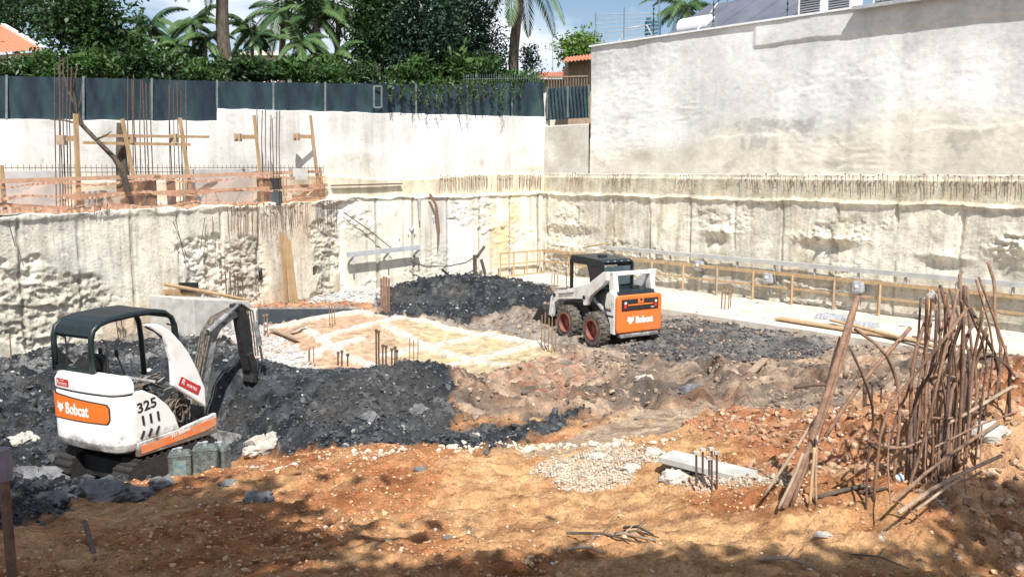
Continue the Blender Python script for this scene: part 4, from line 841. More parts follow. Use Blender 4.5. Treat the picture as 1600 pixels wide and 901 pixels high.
# cab
cb = MB(); cz0, cz1 = .85, 1.98
cb.prism([(-.46, -.50, 1.88), (-.46, .78, 1.90), (-.46, .84, 1.95), (-.46, .78, 2.03), (-.46, -.42, 2.0), (-.46, -.54, 1.95)], (.92, 0, 0))
cab = cb.build('cab_roof', mt['dkgreen'], sk, bevel=.02)
for sx in (-1, 1):
    for a, b, w_ in (((-.50, 1.0), (-.50, 1.92), .10), ((.78, .85), (.78, 1.92), .09), ((-.50, 1.05), (-.20, 1.0), .12), ((-.50, 1.87), (.78, 1.87), .07), ((-.5, .92), (.78, .92), .12)):
        m = MB(); m.bar((sx*.44, *a), (sx*.44, *b), .05, w_, up=Vector((1, 0, 0))) if False else m.bar((sx*.44, *a), (sx*.44, *b), w_, .05, up=Vector((1, 0, 0))); m.build('cab_frame', mt['dkgreen'], sk)
    m = MB(); m.prism([(sx*.44, -.46, 1.0), (sx*.44, -.46, 1.86), (sx*.44, .10, 1.86), (sx*.44, -.02, 1.55), (sx*.44, -.05, 1.15)], (sx*.02, 0, 0)); m.build('side_screen', mt['black'], sk)
m = MB(); m.box((0, -.50, 1.62), (.78, .02, .44)); m.build('rear_window', mt['glass'], sk)
m = MB(); m.box((0, .05, 1.18), (.46, .46, .14)); m.box((0, -.22, 1.48), (.44, .12, .5)); m.build('seat', mt['black'], sk, bevel=.03)
m = MB(); m.tube([(-.2, .35, 1.0), (-.2, .3, 1.4)], .02, 6); m.tube([(.2, .35, 1.0), (.2, .3, 1.4)], .02, 6); m.build('control_lever', mt['black'], sk)
m = MB(); m.tube([(-.52, .86, .9), (-.55, .88, 1.85)], .012, 6); m.build('grab_bar', mt['black'], sk)
m = MB(); m.tube([(.0, .1, 2.0), (.0, .1, 2.06)], .12, 12); m.build('roof_vent', mt['black'], sk)
for k in range(4): m = MB(); m.box((-.30+.2*k, -.545, 1.965), (.05, .01, .02)); m.build('roof_rivet', mt['grey'], sk)
# bucket
m = MB(); out = [(1.42, .10), (2.02, .04), (2.05, .07), (1.52, .16), (1.45, .28), (1.44, .52), (1.56, .66), (1.54, .70), (1.40, .60), (1.36, .3)]
m.prism([(-.86, *p) for p in out], (1.72, 0, 0))
for x_ in (-.86, .84): m.prism([(x_, 1.42, .10), (x_, 2.04, .05), (x_, 1.98, .25), (x_, 1.60, .66), (x_, 1.42, .55)], (.02, 0, 0))
m.build('bucket', mt['black'], sk)
for x_ in (-.3, .3): m = MB(); m.tube([(x_, 1.05, .95), (x_, 1.40, .45)], .035, 8); m.build('tilt_cylinder', mt['steel'], sk)

# ============================================================ CANS, POST
def can(px, py, Y, w, label, rz=0., h=.38, lb=True, d=.17):
    b = P(px, py, Y); b.z = float(gh(b.x, b.y))-.02; t = thing('fuel_can', label, 'can', tuple(b), rz, 'metal cans on the edge of the mound')
    def rg(z, k): 
        q = []; 
        for sx, sy in ((1, 1), (-1, 1), (-1, -1), (1, -1)):
            for i in range(4):
                a = math.atan2(sy, sx)+(i-1.5)*.3; q.append((sx*(w/2-.04)*k+.04*k*math.cos(a), sy*(d/2-.04)*k+.04*k*math.sin(a), z))
        return q
    m = MB(); m.loft([rg(0, .96), rg(.015, 1), rg(.03, 1), rg(.035, .96), rg(h*.78, .96), rg(h*.785, 1), rg(h*.80, 1), rg(h*.81, .97), rg(h*.90, .86), rg(h*.92, .8)]); m.build('body', mt['bolster'], t)
    m = MB(); m.tube([(0, 0, h*.9), (0, 0, h)], .028, 10); m.tube([(0, 0, h), (0, 0, h+.012)], .035, 10); m.build('cap', mt['grey'], t)
    m = MB(); m.tube([(-w*.32, 0, h*.91), (-w*.28, 0, h*1.0), (-w*.1, 0, h*1.0), (-w*.05, 0, h*.92)], .008, 6); m.build('handle', mt['grey'], t)
    if lb: m = MB(); m.box((0, -d/2+.003, h*.42), (w*.55, .008, h*.5)); m.build('paper_label', mt['canlabel'], t)
    return t
can(283, 744, 10.45, .29, 'dented metal can with a faded blue label, nearest the excavator', R(14), .40)
can(323, 741, 10.5, .32, 'wide dented metal can to the right of the blue labelled can', R(8), .40, lb=False)
can(345, 728, 10.75, .26, 'grey can standing behind the wide one, half hidden by it', R(-25), .42, lb=False)
b = P(4, 720, 5.2); m = MB(); m.tube([(b.x, b.y, 1.3), (b.x, b.y, b.z-.10)], .030, 12)
po = thing('steel_post', 'rusty steel post with a wide grey cap at the left edge of the foreground', 'post', (b.x, b.y, 1.3)); m.build('shaft', mt['rustd'], po, world=True)
m = MB(); m.tube([(b.x, b.y, b.z-.12), (b.x, b.y, b.z+.08)], .052, 16); m.build('cap', M('cap_grey', (.16, .15, .20), (.10, .10, .13), scale=6, rough=.5), po, world=True)
b = P(140, 835, 7.); m = MB(); m.tube([P(133, 815, 7.4), P(165, 930, 6.1)], .022, 8); m.build('steel_rod', mt['rustd'], label='dark steel rod lying on the shaded slope in the lower left', cat='rod')

# ============================================================ RIGHT FOREGROUND REBAR CAGE
q6 = lambda a, b: (1180+a/2.145, 400+b/2.145)
cage = thing('rebar_cage', 'dense upright cage of bent rusty rebar rising from the red bank on the right', 'rebar cage', tuple(P(1430, 780, 7.2)))
bars = [[(375,775),(380,640),(400,530),(370,420),(315,300)],[(400,760),(425,530),(520,415),(640,270),(710,175)],[(460,780),(490,500),(470,400),(430,310),(335,245)],
[(440,775),(460,560),(520,440),(545,300),(555,140)],[(500,760),(530,520),(560,360),(590,180),(590,130)],[(490,850),(560,640),(600,470),(640,300),(680,110)],
[(565,730),(590,500),(600,400),(690,260),(700,100)],[(600,730),(625,520),(640,390),(600,160)],[(530,720),(560,520),(620,330),(615,110)],[(620,740),(640,560),(650,400),(655,220),(620,100)],
[(650,720),(680,500),(670,330),(650,180)],[(680,710),(690,480),(700,300),(685,60)],[(700,680),(720,450),(715,300),(650,110)],[(730,660),(745,430),(720,280),(710,100)],
[(760,620),(790,420),(800,280),(740,80)],[(740,640),(760,480),(780,330),(700,140)],[(840,500),(860,380),(820,260),(750,70)],[(800,500),(830,330),(800,200),(805,100),(780,20)],
[(820,520),(815,350),(760,250),(705,140)],[(580,720),(610,560),(620,430),(690,300),(740,210)],[(545,740),(548,520),(600,420),(640,360)],[(575,700),(580,480),(640,400),(690,200)],
[(610,690),(612,430),(640,240),(640,120)],[(640,740),(650,470),(690,380),(700,180)],[(660,720),(665,560),(662,420),(720,250)],[(705,690),(705,480),(745,340),(775,240)],
[(590,740),(600,600),(575,430),(620,340)],[(520,760),(510,600),(540,470),(600,370),(610,180)],[(690,720),(720,600),(735,500),(770,340),(780,260)],[(480,800),(520,640),(545,540),(560,440),(640,300),(635,130)],
[(860,470),(850,420),(860,380),(800,330),(750,345)],[(640,700),(630,600),(640,500),(620,380),(650,280),(700,230),(690,150)],[(775,600),(770,500),(790,430),(830,390),(840,300)]]
rnd = random.Random(11)
for _k in range(12):
    _x = rnd.uniform(520, 860); _t = rnd.uniform(130, 420); bars.append([(_x+rnd.uniform(-25, 5), 745-(_x-520)*.62), (_x, 500), (_x+rnd.uniform(-5, 20), (_t+500)/2), (_x+rnd.uniform(-10, 60), _t)])
def crv(pts):      # smooth the polyline once
    o = [pts[0]]
    for a, b in zip(pts[:-1], pts[1:]): o += [a.lerp(b, .25), a.lerp(b, .75)]
    return o+[pts[-1]]
for i, br in enumerate(bars):
    k = (br[0][0]-375)/480; Y0 = 6.95+1.3*k+rnd.uniform(-.22, .28); pp = [P(*q6(*a), Y0+.10*j*rnd.uniform(-1, 1)) for j, a in enumerate(br)]
    pp[0].z = min(pp[0].z, gh(pp[0].x, pp[0].y)-.03) if abs(pp[0].z-gh(pp[0].x, pp[0].y)) < .6 else pp[0].z
    m = MB(); m.tube(crv(pp), rnd.choice([.010, .0125, .014, .016]), 7); m.build('rebar', mt['rust'] if i % 3 else mt['rustd'], cage, world=True, smooth=True)
for i, (tr_, ys_, r_) in enumerate((([(370,610),(385,628),(430,637),(480,642),(670,550),(860,438)], (6.75, 7.9), .016), ([(370,616),(480,652),(600,600)], (6.8, 7.3), .012), ([(465,822),(600,700),(810,560)], (6.5, 7.4), .013), ([(480,860),(620,760),(825,668)], (6.3, 7.2), .016), ([(540,850),(640,775),(700,740)], (6.3, 6.7), .011),
    ([(600,640),(760,560),(880,520)], (7.0, 7.9), .008), ([(590,540),(640,545),(660,540)], (7.3, 7.5), .010), ([(560,410),(620,395),(668,405)], (7.3, 7.5), .012), ([(470,815),(560,880),(575,930)], (6.6, 6.4), .008), ([(620,740),(690,760),(760,720)], (6.9, 7.3), .008))):
    n_ = len(tr_); m = MB(); m.tube(crv([P(*q6(*a), ys_[0]+(ys_[1]-ys_[0])*j/(n_-1)) for j, a in enumerate(tr_)]), r_, 6); m.build('tie_bar', mt['oldwood'] if i in (0, 3, 4) else mt['rust'], cage, world=True)
for a, Y_ in ((575, 7.2), (610, 7.25), (660, 7.3), (705, 7.4), (450, 6.9), (760, 7.8)):
    m = MB(); m.tube([P(*q6(a, 560), Y_), P(*q6(a-6, 700), Y_-.15), P(*q6(a+4, 830), Y_-.45)], .007, 6); m.build('link_bar', mt['rust'], cage, world=True)
# plastic cap, orange netting scrap, blue bottle
m = MB(); c0 = P(*q6(590, 135), 7.3); m.tube([c0+Vector((-.05, 0, -.03)), c0+Vector((.0, 0, .02)), c0+Vector((.06, 0, -.05))], [.02, .045, .03], 8); m.build('bar_cap', mt['stone'], cage, world=True)
def rag(name, label, pts, w, mat, cat):
    m = MB(); n_ = len(pts)-1
    for i in range(n_):
        a, b = pts[i], pts[i+1]; d = Vector((0, rnd.uniform(-.02, .02), w*rnd.uniform(.6, 1.2))); m.add([a, b, b+d, a+d, a+Vector((0, .012, 0)), b+Vector((0, .012, 0)), b+d+Vector((0, .012, 0)), a+d+Vector((0, .012, 0))], [(0, 1, 2, 3), (7, 6, 5, 4), (0, 4, 5, 1), (3, 2, 6, 7)])
    return m.build(name, mat, label=label, cat=cat)
rag('orange_net', 'torn strip of orange safety net tangled in the tall rebar cage', [P(*q6(*a), 7.9+.05*i) for i, a in enumerate([(715,465),(735,462),(752,475),(772,470),(785,480),(800,474),(806,490),(802,515),(795,540),(785,560)])], .045, mt['net'], 'safety net')
bt = thing('bottle', 'small blue and white bottle lying at the foot of the rebar cage', 'bottle', tuple(P(1403, 752, 6.9)))
m = MB(); A = P(1400, 748, 6.85); B = P(1412, 744, 6.85); m.tube([A, A.lerp(B, .2), A.lerp(B, .8), B], [.02, .032, .032, .012], 10); m.build('bottle_body', mt['txt'], bt, world=True)
m = MB(); m.tube([A.lerp(B, .35), A.lerp(B, .65)], .0335, 10); m.build('bottle_band', mt['bluep'], bt, world=True)
# leaning poles
def pole(name, label, pts, Ys, r, mat, cat='pole', group=None):
    n_ = len(pts); m = MB(); pp = [P(*q6(*a), Ys[0]+(Ys[1]-Ys[0])*i/(n_-1)) for i, a in enumerate(pts)]
    m.tube(crv(pp) if n_ > 2 else pp, r, 8); return m.build(name, mt[mat], label=label, cat=cat, group=group, smooth=True)
gl = 'poles leaning together beside the rebar cage'
pole('leaning_rebar', 'thick rusty bar bundle leaning highest in the cluster left of the cage', [(345,135),(318,210),(235,480),(160,700),(95,845)], (7.6, 7.0), [.024, .03, .03, .028, .026], 'rust', group=gl)
pole('leaning_rebar', 'rusty bar leaning just right of the thickest one, ending slightly lower', [(338,165),(300,320),(225,560),(120,840)], (7.62, 7.05), .017, 'rust', group=gl)
pole('leaning_rebar', 'dark bar crossing behind the thickest leaning bar', [(335,150),(285,330),(240,500),(190,680)], (7.7, 7.2), .018, 'rustd', group=gl)
pole('bamboo_pole', 'pale thin pole whose foot splays farthest left towards the concrete plank', [(262,470),(190,560),(130,655),(30,800)], (7.5, 7.25), .014, 'oldwood', group=gl)
pole('bamboo_pole', 'pale upright pole with its blunt top left of the thick bar', [(280,270),(240,440),(205,600),(120,835)], (7.55, 7.1), .017, 'oldwood', group=gl)
pole('bamboo_pole', 'short pale stake standing straight at the foot of the leaning poles', [(200,640),(190,740),(183,835)], (7.1, 7.0), .014, 'wood', group=gl)
pole('bamboo_pole', 'short bamboo stake right of the straight one', [(208,600),(202,720),(205,835)], (7.15, 7.05), .011, 'oldwood', group=gl)
pole('bamboo_pole', 'pale stake tilted across the foot of the leaning cluster', [(160,660),(130,740),(78,845)], (7.1, 6.95), .014, 'oldwood', group=gl)
pole('leaning_rebar', 'long rusty bar rising diagonally to the right across the cage', [(235,605),(330,455),(430,340),(520,240)], (7.2, 7.5), .018, 'rust', group=gl)
pole('timber_pole', 'stripped branch lying on the earth between leaning poles and cage', [(205,808),(290,785),(368,768)], (7.1, 7.05), .020, 'bark')
pole('timber_pole', 'dark broken branch lying beside the cage foot on the gravel', [(340,800),(375,783),(405,768)], (7.05, 7.0), .016, 'rustd')
pole('timber_pole', 'thin stick lying above the branch near the cage foot', [(370,790),(405,785),(440,775)], (7.0, 6.95), .012, 'bark')
pole('timber_stake', 'small wooden stake standing in the churned earth behind the leaning poles', [(310,365),(300,410)], (11.2, 11.2), .035, 'oldwood')
pole('stick', 'dark stick lying on the clay left of the leaning poles', [(130,440),(190,430),(235,430)], (11.6, 11.6), .025, 'rustd')
st_ = thing('starter_bars', 'four short capped starter bars in the clay right behind the leaning poles', 'rebar', tuple(P(1370, 655, 10.4)))
for px, p0, p1 in ((1352, 612, 652), (1362, 600, 655), (1376, 604, 660), (1349, 590, 640)):
    m = MB(); m.tube([P(px, p1, 10.4), P(px+1, p0, 10.4)], .012, 6); m.box(P(px+1, p0-2, 10.4), (.06, .06, .03)); m.build('bar', mt['rustd'], st_, world=True)

# ============================================================ CONCRETE PLANK, CAPPED BARS, STONES
a = P(1040, 712, 8.9); b = P(1232, 760, 8.0); m = MB(); m.bar(a, b, .30, .07); m.build('concrete_plank', mt['conc'], label='pale concrete plank lying tilted over a hollow in the foreground', cat='plank', bevel=.008)
st_ = thing('starter_bars', 'four short capped starter bars standing in front of the pale concrete plank', 'rebar', tuple(P(1105, 765, 8.)))
for px, p0, p1 in ((1088, 708, 758), (1098, 703, 756), (1112, 702, 770), (1120, 708, 775), (1108, 716, 742)):
    m = MB(); m.tube([P(px, p1, 8.0), P(px, p0, 8.0)], .011, 6); br = m.build('bar', mt['rustd'], st_, world=True); m = MB(); m.box(P(px, p0-1, 8.), (.05, .05, .025)); m.build('cap', mt['stone'], br, world=True)
def stone(px, py, r, label, mat='stone', sx=1.3, sz_=.75, name='stone', cat='stone', lift=.35):
    x, y = hit(px, py); z = gh(x, y); bm = MB(); rs = random.Random(int(px*7+py)); n1, n2 = 16, 9; ang = rs.random()*3; rg = []
    def rad(th, ph): return 1+.22*math.sin(3*th+rs_[0])*math.sin(2*ph+rs_[1])+.16*math.sin(5*th+rs_[2])*math.cos(3*ph)+.1*math.sin(9*th+4*ph)
    rs_ = [rs.random()*6 for _ in range(4)]
    for j in range(n2):
        ph = math.pi*(j+.5)/n2-math.pi/2; ring = []
        for i in range(n1):
            th = 2*math.pi*i/n1; k = rad(th, ph)*r*(1+rs.uniform(-.09, .09)); ring.append((x+k*sx*math.cos(th)*math.cos(ph), y+k*math.sin(th)*math.cos(ph), z+lift*r*sz_+k*sz_*math.sin(ph)))
        rg.append(ring)
    bm.loft(rg); return bm.build(name, mt[mat], label=label, cat=cat)
stone(1052, 752, .12, 'white stone lump lying under the raised end of the concrete plank')
stone(416, 700, .20, 'big pale broken concrete lump on the dark mud right of the fuel cans')
stone(395, 712, .12, 'pale lump just left of the big broken concrete lump')
stone(985, 735, .075, 'small white stone on the orange mound left of the plank end')
stone(935, 722, .09, 'flat pale stone among the gravel on top of the mound', sz_=.4)
stone(1022, 715, .08, 'white stone wedged against the far corner of the concrete plank')
stone(578, 668, .11, 'grey angular stone alone in the middle of the dark mud pile', 'dstone')
stone(655, 650, .10, 'dark slate stone standing right of centre on the mud pile', 'dstone', sz_=1.2)
stone(742, 695, .09, 'small white stone at the right tip of the dark mud')
stone(1085, 622, .17, 'brown grey boulder half buried in the ruts', 'dstone'); stone(1008, 606, .13, 'whitish rock beside the wheel ruts')
stone(1465, 700, .0+.10, 'round pale stone on the red bank beside the cage'); stone(1540, 700, .13, 'large pale stone on the red bank right of the cage')
stone(1285, 838, .05, 'flat cream stone chip on the gravel in the lower right', sz_=.4)
for i, (px, py, r, lb) in enumerate(((60, 760, .26, 'large dark boulder at the left edge below the excavator'), (165, 782, .18, 'flat dark boulder under the excavator tail'), (210, 775, .12, 'small dark rock at the edge of the mound near the tracks'), (85, 785, .15, 'dark rock leaning on the large boulder at left'), (255, 762, .10, 'grey rock left of the fuel cans'))):
    stone(px, py, r, lb, 'dstone', sx=1.6)
for i, (px, py, r, lb) in enumerate(((405, 790, .09, 'dark mud lump on the orange slope below the cans'), (360, 765, .06, 'dark lump on the orange slope right under the cans'), (655, 742, .04, 'small brown lump on top of the mound'), (700, 842, .03, 'dark pebble near the middle of the bottom edge'))):
    stone(px, py, r, lb, 'dstone', name='mud_lump', cat='lump', sx=1.7)
stone(40, 690, .14, 'yellowish rubble lump left of the excavator tail'); stone(22, 705, .10, 'pale rubble lump at the far left edge'); stone(200, 752, .10, 'pale stone between the excavator tracks'); stone(180, 748, .08, 'grey stone beside the pale one between the tracks')
# sticks in the foreground
for i, (a, b, r_, lb) in enumerate((((885, 852), (1000, 864), .012, 'grey stick lying flattest in the foreground stick heap'), ((930, 843), (1025, 866), .016, 'thickest pale branch in the foreground stick heap'), ((960, 850), (1030, 857), .010, 'short pale stick on the right of the foreground heap'), ((890, 872), (945, 886), .016, 'stick lying nearest the bottom of the foreground heap'), ((975, 838), (1020, 862), .014, 'forked stick on top of the foreground heap'), ((1185, 880), (1275, 900), .016, 'long branch lying at the bottom edge right of centre'), ((1330, 866), (1420, 893), .007, 'thin pale twig at the bottom edge on the right'))):
    xa, ya = hit(*a); xb, yb = hit(*b); m = MB(); A = Vector((xa, ya, gh(xa, ya)+.03)); B = Vector((xb, yb, gh(xb, yb)+.04)); mid = A.lerp(B, .5)+Vector((0, .02, .03)); m.tube([A, mid, B], [r_, r_*.9, r_*.5], 7)
    m.tube([mid, mid+Vector((.08, .06, .05))], [r_*.5, r_*.25], 5); m.build('stick', mt['oldwood'] if i % 2 else mt['bark'], label=lb, cat='stick', group='sticks lying in the foreground')
for a, b, lb in (((1172, 595), (1195, 575), 'small board leaning out of the clay near the slab'), ((425, 520), (465, 537), 'dark short board lying on the pinkish floor'), ((440, 527), (478, 518), 'pale board lying behind the dark short board')):
    xa, ya = hit(*a); xb, yb = hit(*b); m = MB(); m.bar((xa, ya, .10+gh(xa, ya)), (xb, yb, .12+gh(xb, yb)), .14, .04); m.build('board', mt['oldwood'], label=lb, cat='board')

# ============================================================ STARTER BAR CLUSTERS ON THE FLOOR
def cluster(label, bs, r=.016, mat='rustd', cap=True, grp='starter bar clusters on the pit floor'):
    b0 = G(bs[0][0], bs[0][2], .0); t = thing('starter_bars', label, 'rebar', tuple(b0), 0, grp)
    for px, p0, p1 in bs:
        b = G(px, p1, .02); d = P(px, p0, b.y); m = MB(); m.tube([(b.x, b.y, -.05), (b.x+.01, b.y, d.z)], r, 6)
        if cap: m.box((b.x+.01, b.y, d.z), (.06, .06, .05))
        m.build('bar', mt[mat], t, world=True)
cluster('tight bundle of tall starter bars at the left foot of the far mud heap', [(596, 436, 488), (600, 433, 489), (604, 434, 490), (608, 436, 488)], .035, 'rust')
cluster('tall and short starter bars on the yellow floor just behind the mud pile', [(588, 516, 566), (592, 518, 569), (598, 540, 570), (603, 541, 571), (612, 546, 572), (617, 543, 571), (620, 548, 570)], .02)
cluster('three short starter bars left of the tall ones on the yellow floor', [(528, 551, 566), (534, 549, 567), (543, 554, 567)], .02)
cluster('thin pinkish starter bars near the left edge of the yellow floor', [(484, 541, 560), (490, 540, 562), (482, 546, 561)], .013, 'rust', False)
cluster('two thin bars beside the dark low wall', [(413, 493, 525), (418, 492, 527)], .014, 'rust')
cluster('three slim bars in the back corner of the pinkish floor', [(515, 475, 512), (519, 476, 514), (523, 478, 510)], .012, 'rust', False)
cluster('three slim bars on the right part of the yellow floor', [(640, 528, 556), (646, 531, 558), (653, 530, 552)], .012, 'rust', False)
cluster('tangled bars standing in front of the loader bucket', [(846, 492, 545), (851, 488, 548), (857, 496, 550), (862, 490, 552), (868, 500, 549)], .014, 'rust', False)
cluster('cage of slim bars on the slab right behind the loader', [(1127, 444, 488), (1132, 446, 490), (1138, 445, 489), (1141, 448, 486)], .018, 'rust', False)
cluster('slim bars on the slab left of the loader', [(862, 428, 448), (866, 427, 450), (871, 429, 449)], .02, 'rust', False)
# ============================================================ LEFT WALL FURNITURE
bx_ = G(332, 532, 0); m = MB(); u = Vector((.45, .89, 0)).normalized(); u = LW.u*-1; n_ = LW.n
a = G(305, 533, 0); b = a+u*1.9; m.prism([a, b, b+Vector((0, 0, .75)), a+Vector((0, 0, 1.05))], n_*-1.6); m.build('concrete_block', mt['conc'], label='large pale grey concrete block against the left wall behind the excavator arm', cat='concrete block', bevel=.02)
a = G(362, 524, 0); m = MB(); m.prism([a, a+Vector((.62, .1, 0)), a+Vector((.62, .1, .62)), a+Vector((0, 0, .62))], (-.1, .5, 0)); m.build('concrete_block', mt['conc'], label='smaller concrete block at the end of the dark low wall', cat='concrete block', bevel=.02)
a = G(388, 520, 0); b = G(574, 486, 0); n_ = (b-a).cross(Vector((0, 0, 1))).normalized(); m = MB(); m.prism([a, b, b+Vector((0, 0, .06)), a+Vector((0, 0, .62))], n_*-.15); m.build('low_wall', mt['darkwall'], label='low dark waterproofed wall tapering down behind the pinkish floor', cat='wall')
m = MB(); m.bar(G(392, 523, .02), G(574, 489, .02), .10, .07); m.build('wall_kerb', mt['strip'], label='narrow pale kerb along the foot of the dark low wall', cat='kerb')
m = MB(); m.prism([LW.at(255, 452, .02), LW.at(303, 452, .02), LW.at(303, 500, .02), LW.at(255, 490, .02)], LW.n*.06); m.build('plywood_panel', mt['wood'], label='yellow plywood panel on the left wall over the excavator canopy', cat='panel')
m = MB(); m.prism([LW.at(279, 441, .02), LW.at(306, 441, .02), LW.at(306, 456, .02), LW.at(279, 456, .02)], LW.n*.10); m.build('wall_box', mt['black'], label='black box opening in the left wall above the plywood panel', cat='opening')
m = MB(); m.tube([LW.at(256, 444, .25), LW.at(320, 455, .5), LW.at(392, 470, .8)], .045, 8); m.build('timber_pole', mt['wood'], label='yellowish round pole running from the left wall past the plywood panel', cat='pole')
for i, (a, b, w_, lb) in enumerate((((440, 362), (447, 478), .17, 'leftmost tall plank leaning on the left wall'), ((446, 368), (457, 478), .15, 'middle tall plank leaning on the left wall'), ((451, 375), (464, 477), .14, 'rightmost tall plank leaning on the left wall'))):
    A = LW.at(*a, .12); B = G(b[0], b[1]+4, .0); m = MB(); m.bar(B, A, w_, .035, up=Vector((LW.n.x, LW.n.y, 0))); m.build('plank', mt['wood'], label=lb, cat='plank', group='planks leaning on the left wall')
A = LW.at(406, 421, .1); B = G(417, 476, 0); m = MB(); m.bar(B, A, .13, .04, up=Vector((LW.n.x, LW.n.y, 0))); m.build('dark_plank', mt['darkwall'], label='dark narrow plank leaning on the left wall left of the tall pale planks', cat='plank')
m = MB(); m.bar(G(420, 478, .08), G(500, 470, .08), .25, .06); m.build('board', mt['wood'], label='board lying flat at the foot of the leaning planks', cat='board')
cl_ = thing('wall_dowels', 'rusty dowels standing in a row above the concrete block on the left wall', 'rebar', tuple(LW.at(365, 465, .2)))
for px, p0 in ((352, 424), (359, 424), (366, 427), (371, 427), (378, 428)):
    m = MB(); m.tube([LW.at(px+2, 464, .3), LW.at(px, p0, .25)], .018, 6); m.build('bar', mt['rustd'], cl_, world=True)
cl_ = thing('wall_dowels', 'pair of capped rusty rods on the left wall seen through the excavator canopy', 'rebar', tuple(LW.at(185, 530, .2)))
for px, p0, p1 in ((181, 497, 535), (189, 498, 533)):
    m = MB(); m.tube([LW.at(px+5, p1, .15), LW.at(px, p0, .15)], .012, 6); m.box(LW.at(px, p0, .15), (.06, .06, .06)); m.build('bar', mt['rustd'], cl_, world=True)
m = MB(); m.tube([LW.at(18, 568, .25), LW.at(15, 521, .25)], .016, 6); m.build('steel_rod', mt['rust'], label='lone rusty rod standing at the foot of the left wall at the far left', cat='rod')
for i, (a, b) in enumerate((((270, 345), (292, 400)), ((275, 345), (288, 403)), ((320, 340), (313, 390)), ((332, 338), (333, 380)), ((14, 350), (24, 385)))):
    m = MB(); m.tube([LW.at(*a, .12), LW.at(*b, .16)], .010, 5); m.build('hanging_wire', mt['rustd'], lw, world=True)
for k in range(16):
    px = rnd.uniform(120, 175) if k < 9 else rnd.uniform(280, 470); y0 = 340-px*.05
    m = MB(); m.tube([LW.at(px, y0+4, .05), LW.at(px+rnd.uniform(-16, 16), y0-rnd.uniform(8, 34), .1)], .007, 4); m.build('broken_wire', mt['rustd'], lw, world=True)
# ============================================================ BACK WALL FURNITURE
bb = thing('bracket_beam', 'grey steel beam bracketed to the back wall left of the painted letters', 'beam', tuple(BW.at(600, 395, .3)))
m = MB(); m.bar(BW.at(543, 398, .60), BW.at(656, 386, .60), .10, .16); m.build('beam', mt['grey'], bb, world=True)
for px, py in ((552, 400), (607, 394), (655, 388)): m = MB(); q = BW.at(px, py, .6); m.bar(q+Vector((0, 0, -.05)), q-BW.n*.35+Vector((0, 0, -.25)), .06, .06); m.bar(q+Vector((0, 0, .1)), q+Vector((0, 0, -.28)), .05, .05); m.build('bracket', mt['grey'], bb, world=True)
m = MB(); m.tube([BW.at(536, 331, .4), BW.at(575, 358, .42), BW.at(612, 388, .5)], .018, 6); m.build('cable', mt['rustd'], label='taut dark cable running down to the grey bracket beam', cat='cable')
m = MB(); m.tube([BW.at(640, 408, .5), BW.at(665, 416, .6), BW.at(700, 416, .6), BW.at(728, 410, .6), BW.at(748, 398, .6)], .022, 6); m.build('cable', mt['rustd'], label='sagging dark cable above the far mud heap', cat='cable')
vb = thing('hanging_rods', 'rust brown bundle of rods hanging down the back wall right of the letters', 'rebar', tuple(BW.at(685, 385, .4)))
for k in range(8):
    m = MB(); d = k*.9; m.tube([BW.at(670+d*.5, 303, .45), BW.at(679+d*.6, 320, .5), BW.at(684+d*.4, 350, .5), BW.at(684+d*.5, 385-3*k, .45)], .014, 5); m.build('rod', mt['rust'], vb, world=True)
m = MB(); m.tube([BW.at(655, 310, .4), BW.at(656, 345, .4)], [.07, .03], 8); m.build('pipe_stub', mt['grey'], label='short grey pipe stub hanging from the ledge above the bracket beam', cat='pipe')
ps = thing('timber_props', 'rough dark post with braces at the left end of the guard rail', 'post', tuple(BW.at(742, 432, .9)))
for a, b, w_ in (((742, 398), (742, 440), .12), ((757, 385), (745, 402), .05), ((725, 445), (745, 425), .12), ((752, 405), (758, 428), .06)): m = MB(); m.bar(BW.at(*a, .9), BW.at(*b, .9), w_, .1); m.build('timber', mt['bark'], ps, world=True)
m = MB(); m.box(BW.at(716, 438, .9), (.35, .25, .3)); m.tube([BW.at(703, 432, .9), BW.at(690, 420, .8)], .05, 6); m.build('pump', mt['black'], label='small black pump at the top of the far mud heap', cat='pump', bevel=.03)
# ============================================================ GUARD RAIL, WALL BEAM, ANCHORS
gr_ = thing('guard_rail', 'timber guard rail with slim posts running round the pale slab below both walls', 'railing', tuple(RW.w(.8, .14, .8)))
e0 = BW.w(2.9, 1.05, .7); c0 = RW.w(.7, 1.05, .75)
ends = [(e0, c0)]; rl_ = [c0, RW.w(8, 1.03, .6), RW.w(16, 1.05, .45), RW.w(26, 1.05, .4)]
for hgt in (0, -.42):
    m = MB(); m.bar(e0+Vector((0, 0, hgt)), c0+Vector((0, 0, hgt)), .05, .06 if hgt == 0 else .045); m.build('rail', mt['wood'], gr_, world=True)
    for a, b in zip(rl_[:-1], rl_[1:]): m = MB(); m.bar(a+Vector((0, 0, hgt)), b+Vector((0, 0, hgt)), .06, .10 if hgt == 0 else .06); m.build('rail', mt['wood'], gr_, world=True)
m = MB(); m.bar(e0+Vector((0, 0, -.88)), c0+Vector((0, 0, -.88)), .04, .06); m.build('toe_board', mt['wood'], gr_, world=True)
for k in range(4): q = e0.lerp(c0, k/3.2); m = MB(); m.bar((q.x, q.y, .1), (q.x, q.y, 1.08), .06, .06); m.build('post', mt['wood'], gr_, world=True)
for k in range(19): q = RW.w(.75+k*1.35, 0, .70-.012*k); m = MB(); m.bar((q.x, q.y, .1), (q.x+.0, q.y, 1.04), .07 if k % 2 else .1, .06); m.build('post', mt['wood'] if k % 3 else mt['oldwood'], gr_, world=True)
wb = thing('waler_beam', 'long pale waler beam fixed low along the right retaining wall', 'beam', tuple(RW.w(8, 1.3, .5)))
